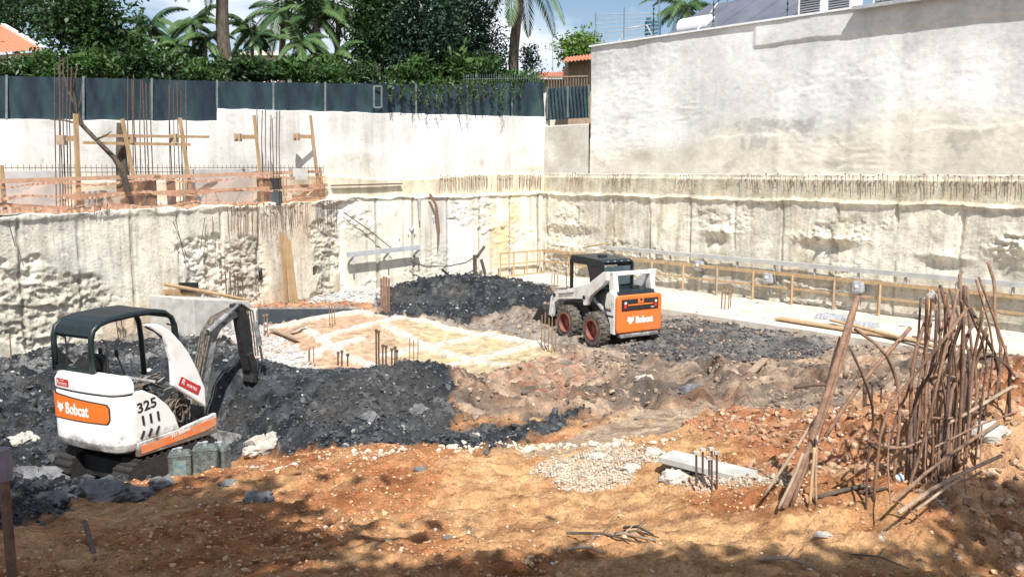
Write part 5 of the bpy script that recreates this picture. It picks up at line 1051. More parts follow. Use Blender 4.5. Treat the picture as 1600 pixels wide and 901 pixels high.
m = MB(); m.bar(RW.w(3.6, 1.36, .48), RW.w(28, 1.36, .48), .12, .13); m.build('beam', M('galvanised', (.46, .46, .45), (.34, .34, .33), scale=3, rough=.6, bump=.15), wb, world=True)
for k in range(18): m = MB(); q = RW.w(4.1+k*1.35, 0, .46); m.bar((q.x, q.y, 1.28), (q.x, q.y, 1.10), .05, .07); m.build('bracket', mt['grey'], wb, world=True)
m = MB(); m.bar(RW.w(1.2, 1.32, .5), RW.w(3.3, 1.30, .5), .1, .08); m.build('beam_offcut', mt['pvc'], label='short pale beam in the back right corner before the long waler', cat='beam')
m = MB(); m.bar(RW.w(2.9, 1.3, .7), RW.w(4.0, 1.52, .7), .15, .05); m.build('board', mt['wood'], label='slanted board propped on the waler just behind the loader cab', cat='board')
for px, py, lb in ((1095, 415, 'small white anchor head wrapped in grey plastic, first one right of the loader'), (1203, 434, 'anchor head in grey plastic on the right wall between the loader and the leaning bars'), (1343, 448, 'anchor head in grey plastic right above the top of the leaning bars')):
    t = thing('wall_anchor', lb, 'anchor', tuple(RW.at(px, py, .5)), 0, 'anchor heads on the right wall'); q = RW.at(px, py, .42)
    m = MB(); m.box(q, (.40, .34, .36), Matrix.Rotation(.85, 3, 'Z')); m.build('plastic_wrap', mt['plastic'], t, world=True, bevel=.07)
    m = MB(); m.tube([q+RW.n*.15+Vector((0, 0, .04)), q+RW.n*.24+Vector((0, 0, .02))], [.09, .03], 7); m.build('anchor_plate', mt['pvc'], t, world=True)
    m = MB(); m.box(q+Vector((0, 0, -.36)), (.16, .1, .34), Matrix.Rotation(.85, 3, 'Z')); m.build('rag_tail', mt['plastic'], t, world=True, bevel=.03)
for i, (a, b, w_, lb) in enumerate((((1215, 497), (1440, 532), .30, 'longest board lying on the slab behind the leaning bars'), ((1300, 500), (1460, 540), .18, 'narrow board lying on the slab beside the longest one'), ((1430, 525), (1595, 562), .20, 'dark edged board lying on the slab behind the rebar cage'))):
    m = MB(); m.bar(G(*a, .20+.05*i), G(*b, .20+.05*i), w_, .04); m.build('board', mt['wood'] if i < 2 else mt['oldwood'], label=lb, cat='board', group='boards lying on the slab')
def crumple(px0, px1, py, dep, label, mat):
    a = G(px0, py, .16); b = G(px1, py+6, .16); n1, n2 = 22, 9; V_ = []; d = (b-a); nrm = Vector((-d.y, d.x, 0)).normalized()
    for i in range(n1):
        for j in range(n2):
            q = a+d*(i/(n1-1))+nrm*(dep*(j/(n2-1)-.5)+rnd.uniform(-.04, .04)); e = min(i, n1-1-i, j, n2-1-j) > 0; V_.append((q.x, q.y, .15+((.03+.09*rnd.random()) if e else 0)))
    return tag(fast_mesh('plastic_sheet', np.array(V_)-np.array([a.x, a.y, 0]), gridfaces(n1, n2), mt[mat], smooth=False), label, 'sheet'), a
o, a = crumple(1278, 1330, 493, .7, 'crumpled grey plastic sheet on the slab left of the tall leaning bar', 'plastic'); o.location = (a.x, a.y, 0)
o, a = crumple(1325, 1368, 505, .6, 'crumpled dark sheet on the slab partly behind the tall leaning bar', 'plastic'); o.location = (a.x, a.y, 0)

# ============================================================ TERRACE: TIMBER FENCE, BLOCKS, COLUMN REBAR
tf = thing('safety_fence', 'timber frame fence draped with orange net along the edge of the left terrace', 'fence', tuple(LW.w(5, 3.2, -.2)))
def lp(px, py, off=-.12): return LW.at(px, py, off)
for a, b, w_ in (((-20, 284), (250, 275), .10), ((240, 277), (500, 268), .10), ((100, 307), (330, 298), .10), ((320, 299), (512, 289), .10), ((-20, 318), (120, 326), .07), ((100, 330), (360, 322), .10), ((340, 323), (512, 311), .11)):
    m = MB(); m.bar(lp(*a), lp(*b), .03, w_); m.build('rail', mt['pinkwood'], tf, world=True)
def net(y0, y1, sag, w, seed):
    rg = random.Random(seed); m = MB(); n_ = 130; pr = None
    for i in range(n_+1):
        px = -15+525*i/n_; py = y0+(y1-y0)*i/n_+sag*math.sin(i*.16+seed)+rg.uniform(-1, 1); q = lp(px, py, -.06+rg.uniform(-.02, .03)); ww = w*(.6+.6*abs(math.sin(i*.11+seed*2)))
        c_ = [q, q+Vector((0, 0, ww)), q+Vector((0, 0, ww))-LW.n*.008, q-LW.n*.008]
        if pr: m.add(pr+c_, [(0, 1, 5, 4), (1, 2, 6, 5), (2, 3, 7, 6), (3, 0, 4, 7)])
        pr = c_
    m.build('orange_net', mt['net'], tf, world=True)
net(293, 276, 2.5, .05, 1); net(313, 296, 3.5, .06, 2); net(335, 318, 1.5, .11, 3); net(328, 312, 4, .03, 4)
nv, nvt, nvb = newmat('translucent_net'); nvb.inputs['Base Color'].default_value = (.66, .36, .22, 1); nvb.inputs['Roughness'].default_value = .8
_tr = nvt.nodes.new('ShaderNodeBsdfTransparent'); _mx = nvt.nodes.new('ShaderNodeMixShader'); _n = N(nvt, 'ShaderNodeTexNoise', Scale=3.); _mr = N(nvt, 'ShaderNodeMapRange'); _mr.inputs['To Min'].default_value = .08; _mr.inputs['To Max'].default_value = .42
_tc = nvt.nodes.new('ShaderNodeTexCoord'); nvt.links.new(_tc.outputs['Object'], _n.inputs['Vector']); nvt.links.new(_n.outputs['Fac'], _mr.inputs['Value']); nvt.links.new(_mr.outputs[0], _mx.inputs[0]); nvt.links.new(_tr.outputs[0], _mx.inputs[1]); nvt.links.new(nvb.outputs[0], _mx.inputs[2]); nvt.links.new(_mx.outputs[0], nvt.nodes['Material Output'].inputs[0])
V_ = []
for i in range(90):
    px = -15+525*i/89; t0y = 288-14*i/89; b0y = 334-20*i/89
    for j in range(8): V_.append(tuple(toloc(tf, lp(px, t0y+(b0y-t0y)*j/7, -.07+.04*math.sin(i*.5+j*.6)+rnd.uniform(-.012, .012)))))
fast_mesh('net_sheet', np.array(V_), gridfaces(90, 8), nv, smooth=True, parent=tf)
for a, b, w_ in (((118, 178), (124, 330), .11), ((191, 186), (220, 334), .09), ((281, 184), (301, 322), .09), ((397, 180), (411, 316), .09), ((485, 180), (499, 300), .09), ((500, 262), (506, 314), .08), ((505, 290), (511, 345), .10), ((2, 258), (8, 330), .08)):
    m = MB(); m.bar(lp(*b, -.2), lp(*a, -.2), .05, w_, up=Vector((LW.n.x, LW.n.y, 0))) if False else m.bar(lp(*b, -.2), lp(*a, -.2), w_, .05, up=Vector((LW.n.x, LW.n.y, 0))); m.build('post', mt['wood'], tf, world=True)
for a, b in (((130, 223), (297, 226)), ((160, 212), (326, 214)), ((95, 217), (118, 216)), ((368, 214), (400, 214)), ((460, 213), (490, 214)), ((455, 320), (500, 282))):
    m = MB(); m.bar(lp(*a, -.25), lp(*b, -.25), .05, .07 if b[0]-a[0] > 60 else .12); m.build('brace_board', mt['wood'], tf, world=True)
for px, py in ((97, 219), (372, 215), (463, 214), (272, 216), (205, 217)): m = MB(); m.box(lp(px, py, -.3), (.17, .2, .22)); m.build('brace_block', mt['oldwood'], tf, world=True)
def tp(px, py, Y): return P(px, py, Y)
# columns of starter bars
def colreb(label, xs_, ytop, ybot, Y, form=True, ylow=310):
    b0 = P(xs_[0], ybot, Y); b0.z = 3.15; t = thing('column_rebar', label, 'column rebar', tuple(b0), 0, 'column starter bars on the left terrace')
    for i, px in enumerate(xs_):
        a = P(px, ybot, Y+rnd.uniform(-.15, .15)); m = MB(); tp_ = P(px+rnd.uniform(-5, 4), ytop+rnd.uniform(-6, 14), Y); m.tube([(a.x, a.y, 3.15), a.lerp(tp_, .5)+Vector((rnd.uniform(-.02, .02), 0, 0)), tp_], .014, 5); m.build('bar', mt['rustd'], t, world=True)
    if form:
        for k, (zz0, zz1) in enumerate(((3.15, 3.55), (3.62, 3.95))):
            a = P(xs_[0]-1, ybot, Y); b = P(xs_[-1]+1, ybot, Y); m = MB(); c_ = (a+b)/2; m.box((c_.x-abs(b.x-a.x)*.27, c_.y, (zz0+zz1)/2), (abs(b.x-a.x)*.45, .4, zz1-zz0)); m.box((c_.x+abs(b.x-a.x)*.27, c_.y, (zz0+zz1)/2), (abs(b.x-a.x)*.45, .4, zz1-zz0)); m.build('form_block', mt['black'] if k else mt['darkwall'], t, world=True, bevel=.01)
colreb('tall thin column bars at the far left of the terrace with no form', (84, 90, 96, 103, 108, 99), 95, 275, 20.5, form=False)
colreb('column bars in a wide dark form behind the slanted post', (200, 206, 212, 218, 226, 232, 238), 120, 270, 22.5)
colreb('column bars in a dark form left of the middle of the fence', (264, 271, 279, 284, 290, 268), 130, 268, 23.8)
colreb('column bars standing in a dark form near the right end of the fence', (404, 409, 415, 421, 427, 431, 436), 172, 268, 26.2)
def bwall(px0, Y0_, px1, Y1_, pyt0, pyt1, label):
    a = P(px0, pyt0, Y0_); b = P(px1, pyt1, Y1_); m = MB(); n_ = (b-a).cross(Vector((0, 0, 1))).normalized()
    m.prism([(a.x, a.y, 3.0), (b.x, b.y, 3.0), b, a], n_*-.2); m.build('block_wall', mt['veil'], label=label, cat='wall', bevel=.01)
bwall(-30, 20.0, 98, 21.0, 268, 266, 'low grey block wall at the left end of the terrace'); bwall(290, 24.4, 395, 26.0, 264, 264, 'low grey block wall in the middle of the terrace behind the fence'); bwall(120, 21.6, 196, 22.6, 300, 296, 'lowest stretch of block wall on the terrace behind the bare tree')
m = MB(); m.bar(P(455, 272, 27.0), P(478, 272, 27.3), .25, .35); m.build('loose_block', mt['conc'], label='single grey block sitting on the terrace right end', cat='block')
sw = thing('wire_row', 'long low row of wire spikes along the terrace in front of the white wall', 'wire', tuple(P(200, 262, 24)))
A = BW.at(-10, 262, .9); B = BW.at(505, 262, .7)
m = MB(); m.tube([A, B], .008, 4); m.tube([A-Vector((0, 0, .12)), B-Vector((0, 0, .12))], .008, 4)
m.build('wire_strand', mt['rustd'], sw, world=True)
for k in range(70): q = A.lerp(B, k/69); m = MB(); m.tube([q-Vector((0, 0, .25)), q+Vector((0, 0, .09))], .007, 4); m.build('spike', mt['rustd'], sw, world=True)
# bare leaning tree and shrubby trunk
bt_ = thing('bare_tree', 'dark leafless tree leaning right across the white wall on the terrace', 'tree', tuple(P(196, 300, 21.5)))
m = MB(); m.tube([P(200, 300, 21.5), P(192, 268, 21.4), P(178, 246, 21.3), P(150, 218, 21.1), P(128, 195, 21), P(120, 172, 20.9), P(113, 140, 20.8), P(112, 105, 20.7)], [.08, .075, .065, .055, .055, .04, .028, .014], 8); m.build('trunk', mt['bark'], bt_, world=True)
for pts in (((120, 172), (126, 158), (128, 132)), ((118, 165), (105, 140), (98, 110)), ((128, 195), (100, 188), (78, 187)), ((150, 218), (165, 212), (175, 205)), ((115, 150), (118, 120), (122, 96))):
    m = MB(); m.tube([P(*p, 20.9) for p in pts], [.03, .02, .008], 5); m.build('branch', mt['bark'], bt_, world=True)
m = MB(); m.tube([P(193, 300, 22), P(190, 250, 22), P(187, 192, 22)], [.16, .14, .07], 9); m.build('tree_stump', mt['bark'], label='rough dark stump standing upright behind the leaning bare tree', cat='stump')

# ============================================================ MESH FENCES
def meshfence(pl, pts_top, pts_bot, off, posts, label, name='mesh_fence'):
    t = thing(name, label, 'fence', tuple(pl.at(*pts_bot[0], off)))
    xs_ = np.linspace(pts_top[0][0], pts_top[-1][0], 110); yt = np.interp(xs_, [p[0] for p in pts_top], [p[1] for p in pts_top]); yb = np.interp(xs_, [p[0] for p in pts_bot], [p[1] for p in pts_bot])
    V_ = []
    for i, x in enumerate(xs_):
        a = pl.at(x, yb[i]+2, off); b = pl.at(x, yt[i], off)
        for j in range(7): q = a.lerp(b, j/6); q = q+pl.n*(.04*math.sin(i*.7+j*.8)+rnd.uniform(-.015, .015)); V_.append(q-Vector(FR[t.name][0]))
    fast_mesh('cloth', np.array([tuple(v) for v in V_]), gridfaces(110, 7), mt['fence'], smooth=True, parent=t)
    for px in posts:
        a = pl.at(px, np.interp(px, [p[0] for p in pts_bot], [p[1] for p in pts_bot]), off+.06); b = pl.at(px, np.interp(px, [p[0] for p in pts_top], [p[1] for p in pts_top])-2, off+.06); m = MB(); m.bar(a, b, .05, .05); m.build('post', mt['fpost'], t, world=True)
    return t
meshfence(BW, [(-40, 118), (150, 122), (338, 127)], [(-40, 187), (338, 189)], -.08, (10, 130, 237), 'dark mesh fence on the lower left stretch of the white back wall')
mf = meshfence(BW, [(338, 127), (540, 131), (700, 132), (850, 128)], [(338, 171), (850, 184)], -.12, (339, 427, 508, 650, 730, 800), 'long dark mesh fence on the higher stretch of the back wall')
m = MB()
for a, b in (((584, 135), (584, 168)), ((596, 135), (596, 168)), ((584, 135), (596, 135)), ((584, 168), (596, 168))): m.bar(BW.at(*a, .0), BW.at(*b, .0), .05, .05)
m.build('gate_frame', mt['fpost'], mf, world=True)
meshfence(RW, [(853, 139), (921, 134)], [(853, 186), (921, 182)], -.10, (855, 887, 920), 'short dark mesh fence in the corner beside the tall grey wall')
wr = thing('wall_spikes', 'row of thin metal spikes on the far end of the long mesh fence', 'spikes', tuple(BW.at(770, 125, -.1)))
for k in range(34): q = BW.at(725+k*3.6, 128, -.12); m = MB(); m.tube([q, q+Vector((0, 0, .28))], .008, 4); m.build('spike', mt['fpost'], wr, world=True)
m = MB(); m.tube([BW.at(725, 124, -.12), BW.at(848, 122, -.12)], .008, 4); m.build('wire', mt['fpost'], wr, world=True)
# ============================================================ HOUSES BEYOND
def tileroof(name, parent, a, b, c_, d, mat='tile', n=26):
    A, B, C2, D = map(Vector, (a, b, c_, d)); V_ = []; nn = n*4
    for i in range(nn+1):
        for j in range(2):
            lo = A.lerp(B, i/nn); hi = D.lerp(C2, i/nn); q = lo.lerp(hi, j); q = q+Vector((0, 0, .07*abs(math.sin(i*math.pi/4)))); V_.append(tuple(toloc(parent, q)))
    return fast_mesh(name, np.array(V_), gridfaces(nn+1, 2), mt[mat], smooth=False, parent=parent)
h = thing('tiled_house', 'house with an orange tiled roof rising behind the trees at the far left', 'house', tuple(P(0, 120, 44)))
a, b, c2, d = P(-160, 95, 44), P(66, 79, 44), P(4, 42, 47.5), P(-160, 10, 47.5); tileroof('roof', h, a, b, c2, d)
m = MB(); m.bar(b+Vector((.05, 0, .1)), c2+Vector((.05, 0, .1)), .25, .12); m.build('verge', mt['cream'], h, world=True)
m = MB(); m.prism([(a.x, a.y+.6, 5.3), (b.x-.5, a.y+.6, 5.3), (b.x-.5, a.y+.6, b.z), (a.x, a.y+.6, a.z)], (0, 5, 0)); m.build('wall', mt['cream'], h, world=True)
h = thing('tiled_house', 'low house with a curved orange tile eave in the gap beside the tall grey wall', 'house', tuple(P(900, 130, 41)))
tileroof('roof', h, P(876, 99, 40), P(945, 92, 40), P(945, 84, 43), P(884, 91, 43), n=12)
m = MB(); a = P(888, 105, 41); b = P(950, 105, 41); m.prism([(a.x, 41, 5.2), (b.x, 41, 5.2), (b.x, 41, a.z+.3), (a.x, 41, a.z+.3)], (0, 4, 0)); m.build('wall', mt['oldwood'], h, world=True)
for k in range(16): m = MB(); q = RW.at(857+k*4.3, 135, -.3); m.tube([q-Vector((0, 0, .2)), q+Vector((0, 0, .42))], .012, 4); m.build('grille_bar', mt['oldwood'], h, world=True)
m = MB(); m.bar(RW.at(855, 121, -.3), RW.at(921, 119, -.3), .05, .05); m.build('grille_rail', mt['oldwood'], h, world=True)
h = thing('tiled_house', 'small pinkish tiled roof low behind the corner of the pit', 'house', tuple(P(860, 130, 44)))
tileroof('roof', h, P(832, 124, 44), P(893, 123, 44), P(888, 113, 48), P(838, 115, 48), n=14)
m = MB(); a = P(834, 124, 44.5); b = P(892, 124, 44.5); m.prism([(a.x, 44.5, 5.2), (b.x, 44.5, 5.2), (b.x, 44.5, a.z), (a.x, 44.5, a.z)], (0, 3, 0)); m.build('wall', mt['cream'], h, world=True)
h = thing('pale_house', 'cream house wall showing between palms behind the mesh fence', 'house', tuple(P(405, 120, 50)))
m = MB(); a = P(362, 120, 50); b = P(440, 120, 50); zt2 = P(400, 88, 50).z; m.prism([(a.x, 50, 5.2), (b.x, 50, 5.2), (b.x, 50, zt2), (a.x, 50, zt2)], (0, 5, 0)); m.build('wall', mt['cream'], h, world=True)
m = MB(); m.prism([(a.x-.3, 49.6, zt2), (b.x+.3, 49.6, zt2), (b.x+.3, 49.6, zt2+.25), (a.x-.3, 49.6, zt2+.25)], (0, 6, 0)); m.build('roof', mt['cream'], h, world=True)
m = MB(); q = P(400, 103, 50); m.box((q.x, 49.98, q.z), (.9, .1, .7)); m.build('window', mt['glassd'], h, world=True)
an = thing('antenna', 'thin television antenna on a mast beyond the corner of the pit', 'antenna', tuple(P(864, 110, 44)))
m = MB(); m.tube([P(864, 112, 44), P(863, 58, 44)], .025, 5); m.build('mast', mt['grey'], an, world=True)
m = MB(); m.tube([P(850, 76, 44), P(884, 79, 44)], .015, 4); [m.tube([P(852+k*6, 72, 44), P(853+k*6, 82, 44)], .01, 4) for k in range(5)]; m.build('element', mt['grey'], an, world=True)
# ============================================================ ON THE BUILDING'S ROOF
def rt(px, py, off=-.3): return RW.at(px, py, off)
rp = thing('roof_panel', 'sloping dark grey seamed roof panels on top of the tall grey wall', 'roof', tuple(rt(1140, 45)))
s1, s2 = RW.sz(1038, 60, -.5)[0], RW.sz(1262, 30, -.5)[0]; n_ = 5
for k in range(n_):
    a = s1+(s2-s1)*k/n_; b = s1+(s2-s1)*(k+1)/n_-.05; m = MB(); m.prism([RW.w(a, TOPB+.06, -.5), RW.w(b, TOPB+.06, -.5), RW.w(b+.5, TOPB+1.25, -2.3), RW.w(a+.5, TOPB+1.25, -2.3)], (0, 0, .05)); m.build('panel', mt['roofm'], rp, world=True)
def acunit(px, w_, label):
    s = RW.sz(px, 25, -.35)[0]; t = thing('air_conditioner', label, 'air conditioner', tuple(RW.w(s, TOPB, -.4)), 0, 'air conditioners on the roof')
    m = MB(); m.prism([RW.w(s, TOPB+.08, -.35), RW.w(s+w_, TOPB+.08, -.35), RW.w(s+w_, TOPB+.68, -.35), RW.w(s, TOPB+.68, -.35)], RW.n*-.35); m.build('casing', mt['pvc'], t, world=True, bevel=.02)
    m = MB()
    for k in range(7): m.bar(RW.w(s+.08, TOPB+.16+k*.07, -.345), RW.w(s+w_-.22, TOPB+.16+k*.07, -.345), .02, .035)
    m.build('louvre', mt['glassd'], t, world=True)
acunit(1246, .95, 'white air conditioner on the roof nearest the seamed panels'); acunit(1290, .95, 'second white air conditioner on the roof, right of the first'); acunit(1362, 1.1, 'rightmost white air conditioner cut by the top of the photo')
ef = thing('electric_fence', 'wire security fence with posts standing on the left end of the tall grey wall', 'fence', tuple(rt(925, 75)))
for s in (sB+.1, sB+1.5, sB+3.1): m = MB(); m.tube([RW.w(s, TOPB, -.15), RW.w(s, TOPB+1.25, -.15)], .02, 5); m.build('post', mt['fpost'], ef, world=True)
for k in range(7): m = MB(); m.tube([RW.w(sB+.1, TOPB+.15+k*.17, -.15), RW.w(sB+3.1, TOPB+.12+k*.12, -.15)], .012, 4); m.build('wire', mt['grey'], ef, world=True)
for i, s in enumerate((sB+2.9, sB+5.4, sB+8.1, sB+11.0)):
    t = thing('insulator_pole', ['slim insulator pole behind the blue tank', 'slim insulator pole at the left end of the seamed panels', 'slim insulator pole in the middle of the seamed panels', 'slim insulator pole between the air conditioners'][i], 'pole', tuple(RW.w(s, TOPB, -.1)), 0, 'insulator poles on the roof edge')
    m = MB(); m.tube([RW.w(s, TOPB+.02, -.1), RW.w(s, TOPB+1.15, -.1)], .014, 5); m.build('rod', mt['black'], t, world=True)
    for k in range(5): m = MB(); m.tube([RW.w(s, TOPB+.25+k*.18, -.1), RW.w(s, TOPB+.31+k*.18, -.1)], .032, 6); m.build('insulator', mt['black'], t, world=True)
t = thing('water_drum', 'blue plastic drum beside a white tank on top of the tall grey wall', 'drum', tuple(RW.w(sB+2.0, TOPB, -.8)))
q = RW.w(sB+2.3, TOPB, -.8); m = MB(); m.loft([[(q.x+r_*math.cos(a*math.pi/8), q.y+r_*math.sin(a*math.pi/8), TOPB+z_) for a in range(16)] for z_, r_ in ((.05, .26), (.3, .30), (.35, .28), (.7, .30), (.85, .24))]); m.build('body', mt['bluep'], t, world=True)
m = MB(); q = RW.w(sB+3.4, TOPB+.35, -1.1); m.tube([q, q+RW.u*1.2], .36, 18); m.build('water_tank', mt['pvc'], label='white horizontal tank left of the seamed roof panels', cat='tank')
m = MB(); m.tube([RW.w(sB+1.2, TOPB+.1, -.2), RW.w(sB+1.6, TOPB+.5, -.2), RW.w(sB+2.5, TOPB+.52, -.2), RW.w(sB+2.8, TOPB+.1, -.2)], .025, 6); m.build('pipe_loop', mt['pvc'], label='white pipe bent in a low arch in front of the blue drum', cat='pipe')
for s, d in ((sB+5.2, .9), (sB+14.0, .7)): m = MB(); m.tube([RW.w(s-.5, TOPB+.02, -.12), RW.w(s+.15, TOPB+d, -.4)], .022, 5); m.build('roof_strut', mt['pvc'], label='slanted white strut on the left of the seamed roof panels' if d > .8 else 'slanted white strut at the right of the air conditioners', cat='strut')

# ============================================================ VEGETATION
def leaves(cx_, rad, n, size, asp=2.2, clumps=30, seed=0, hollow=.5, droop=.2):
    rg = np.random.RandomState(seed); d = rg.normal(size=(clumps, 3)); d /= np.linalg.norm(d, axis=1)[:, None]; cc_ = d*(hollow+(1-hollow)*rg.rand(clumps, 1)**.6)*np.array(rad)
    cs_ = .16+.22*rg.rand(clumps); k = rg.randint(0, clumps, n); p = cc_[k]+rg.normal(size=(n, 3))*(cs_[k][:, None]*np.array(rad)*.9)
    out_ = p/np.maximum(np.linalg.norm(p, axis=1)[:, None], .01)
    ax = rg.normal(size=(n, 3))+out_*.8-np.array([0, 0, droop]); ax /= np.linalg.norm(ax, axis=1)[:, None]; sd_ = np.cross(ax, rg.normal(size=(n, 3))); sd_ /= np.linalg.norm(sd_, axis=1)[:, None]
    s = size*(.6+.8*rg.rand(n, 1)); a = p-ax*s*.5; b = p+ax*s*.5; w_ = sd_*s/asp*.5
    V_ = np.stack([a, p+w_, b, p-w_], 1).reshape(-1, 3)+np.array(cx_); Q_ = np.arange(4*n).reshape(n, 4); var = np.repeat(np.clip(.15+.5*rg.rand(n)+.35*rg.rand(clumps)[k]+.2*p[:, 2]/rad[2], 0, 1), 4)
    return V_, Q_, var
def tree(name, label, cat, px, py, rx, ry, Y, mat, n, size, trunk=True, seed=1, clumps=30, group=None, asp=2.2, hollow=.5, dy=None):
    c_ = P(px, py, Y); sc = Y/F; rad = (rx*sc, (dy or rx*sc), ry*sc); base = Vector((c_.x, c_.y, 5.3)); t = thing(name, label, cat, tuple(base), 0, group)
    V_, Q_, var = leaves(tuple(c_-base), rad, n, size, clumps=clumps, seed=seed, asp=asp, hollow=hollow)
    fast_mesh('crown' if trunk else 'foliage', V_, Q_, mt[mat], smooth=False, parent=t, var=var)
    m = MB(); r_ = max(.05, min(.2, rad[0]*.09)); hh = c_.z-5.3
    m.tube([(0, 0, -.3), (.1, 0, hh*.5), (0, 0, hh+rad[2]*.4)], [r_*1.3, r_, r_*.4], 7); rgg = random.Random(seed)
    for k in range(6): a = rgg.random()*6.28; z0__ = max(hh-rad[2]*.3+.15*k*rad[2], .1); m.tube([(0, 0, z0__), (rad[0]*.6*math.cos(a), rad[1]*.6*math.sin(a), z0__+rad[2]*.45)], [r_*.5, r_*.15], 5)
    m.build('trunk' if trunk else 'stem', mt['bark'], t)
T_ = [
('tree','large dense dark tree crowding the top left corner','tree',135,50,66,72,30,'lf1',7500,.20),
('tree','dark tree behind the tiled roof at the far left','tree',20,15,60,45,52,'lf1',3500,.3),
('tree','broad leafy tree between the left roof and the first bare palm trunk','tree',205,92,55,36,31,'lf2',6500,.19),
('tree','tall dark green tree left of the slim pale trunk','tree',592,35,36,85,36,'lf1',8000,.20),
('tree','tallest dark tree in the middle with a ragged outline','tree',662,30,48,95,35,'lf3',10000,.20),
('conifer','dark conifer right of the tallest middle tree','tree',722,45,42,80,37,'lf3',8000,.17),
('conifer','sparse conifer whose side twigs show the sky','tree',762,80,38,50,38,'lf3',2600,.12),
('tree','thin dark bush tree right of the coconut palm trunk','tree',832,100,16,32,38,'lf3',1100,.12),
('tree','round bright green tree far away in the corner gap','tree',905,78,34,24,60,'lf4',2600,.28),
('tree','olive tree between the small feathery palms','tree',262,98,36,24,33,'lf2',1600,.17),
('tree','dark filler tree behind the leftmost coconut palm','tree',470,104,36,16,42,'lf2',1500,.2),
('tree','dark green tree behind the small feathery palms','tree',385,100,45,18,44,'lf1',1500,.2),
('tree','shadowy tree low in the middle behind the pale trunk','tree',620,92,60,34,38,'lf1',4000,.18),
('tree','dark tree low behind the conifers','tree',740,108,55,20,38,'lf1',2400,.17)]
for i, a in enumerate(T_): tree(*a, trunk=True, seed=40+i, clumps=26 if a[9] < 3000 else 34, group='trees beyond the back wall', hollow=.35)
B_ = [('leftmost hedge shrub, dark and glossy, over the mesh fence',20,110,52,20,26.5,'lf1'),('hedge shrub under the large top left tree',85,105,46,28,27,'lf2'),('hedge shrub with long pale leaves behind the thin column bars',150,108,44,26,27.5,'lf2'),
('hedge shrub with yellowish tips left of the first palm trunk',212,108,42,26,28.5,'lf2'),('dark hedge shrub left of the first palm trunk foot',268,112,40,24,29,'lf1'),('hedge shrub right at the foot of the first palm trunk',322,112,38,24,29.5,'lf2'),
('bright young hedge shrub under the cream house',385,114,42,22,30,'lf4'),('mid green hedge shrub right of the cream house',445,114,38,22,31,'lf2'),('hedge shrub with arching leaves left of the gate frame',510,117,42,20,32,'lf2'),
('dark hedge shrub above the gate frame',575,114,42,22,32.5,'lf1'),('leafy shrub spilling over the fence right of the gate frame',640,112,44,26,33,'lf2'),('large shrub spilling over the fence near its middle',700,116,44,26,33.5,'lf2'),
('shrub hanging lowest over the fence before its right end',752,120,38,24,34,'lf2'),('last shrub at the right end of the long mesh fence',806,124,30,20,34.5,'lf2')]
for i, (lb, px, py, rx, ry, Y_, mm) in enumerate(B_):
    rb = random.Random(i*3+1); tree('hedge_shrub', lb, 'shrub', px, py-rb.uniform(-6, 5), rx*rb.uniform(.75, 1.1), ry*rb.uniform(.6, 1.25), Y_+1.2, mm if i % 3 else 'lf1', 2300, rb.uniform(.16, .32), trunk=False, seed=80+i, clumps=rb.randint(10, 24), group='hedge shrubs behind the mesh fence', hollow=.2, asp=rb.uniform(2.2, 4.2), dy=.9)
def palm(label, px, py0, py1, Y, fr, flen, rt_=.14, seed=1, lean=0., leafl=.55, droop=1., px1=None, mat='palm', group='palms beyond the back wall'):
    rg = random.Random(seed); top = P(px1 if px1 is not None else px, py1, Y); bs = P(px, py0, Y); bs.z = 5.2
    t = thing('palm_tree', label, 'palm', tuple(bs), 0, group); m = MB(); k_ = 14
    m.tube([bs.lerp(top, i/k_)+Vector((.06*math.sin(i*.6), 0, 0)) for i in range(k_+1)], [rt_*(1.25-.35*i/k_)*(1.06 if i % 2 else 1) for i in range(k_+1)], 9); m.build('trunk', mt['bark'] if rt_ > .15 else mt['palmbark'], t, world=True)
    for f in range(fr):
        az = 2*math.pi*f/fr+rg.uniform(-.2, .2); el = rg.uniform(-.35, 1.15); L_ = flen*rg.uniform(.8, 1.1); pts = []; p = Vector(top); d = Vector((math.cos(az)*math.cos(el), math.sin(az)*math.cos(el), math.sin(el))); n_ = 14
        for i in range(n_+1): pts.append(p.copy()); p = p+d*(L_/n_); d = (d+Vector((0, 0, -.13*droop))).normalized()
        V_ = []; 
        sdv = d.cross(Vector((0, 0, 1))); sdv = sdv.normalized() if sdv.length > .05 else Vector((1, 0, 0))
        m = 42
        for i in range(m):
            u = .08+.92*i/m; q = u*n_; j = min(int(q), n_-1); c_ = pts[j].lerp(pts[j+1], q-j); fw = (pts[j+1]-pts[j]).normalized(); ll = leafl*math.sin(math.pi*min(u*.85+.14, 1))**.6*(1.05-.35*u)
            for sg in (-1, 1):
                dd = (sdv*sg*.75+fw*.55+Vector((0, 0, -.45*droop-rg.uniform(0, .35)))).normalized(); w_ = fw*(.028+.012*leafl); e = c_+dd*ll; mid = c_+dd*ll*.5
                V_ += [tuple(toloc(t, v)) for v in (c_, mid+w_, e+Vector((0, 0, -.06*ll)), mid-w_)]
        V_ = np.array(V_); nq = len(V_)//4
        b0_ = len(V_); mb = MB(); mb.tube([toloc(t, v) for v in pts], [.022*(1-.8*i/n_) for i in range(n_+1)], 4)
        V2 = np.concatenate([V_, np.array(mb.v)]); Q2 = np.concatenate([np.arange(4*nq).reshape(-1, 4), np.array([x for x in mb.f if len(x) == 4])+b0_])
        fast_mesh('frond', V2, Q2, mt[mat], smooth=False, parent=t, var=np.full(len(V2), rg.random()))
palm('tall palm whose dark thick trunk leaves the top of the photo left of centre', 357, 110, -75, 33, 16, 3.0, .22, 1, px1=342)
palm('leftmost full palm crown against the blue sky', 440, 110, 18, 38, 18, 2.3, .13, 2, leafl=.55)
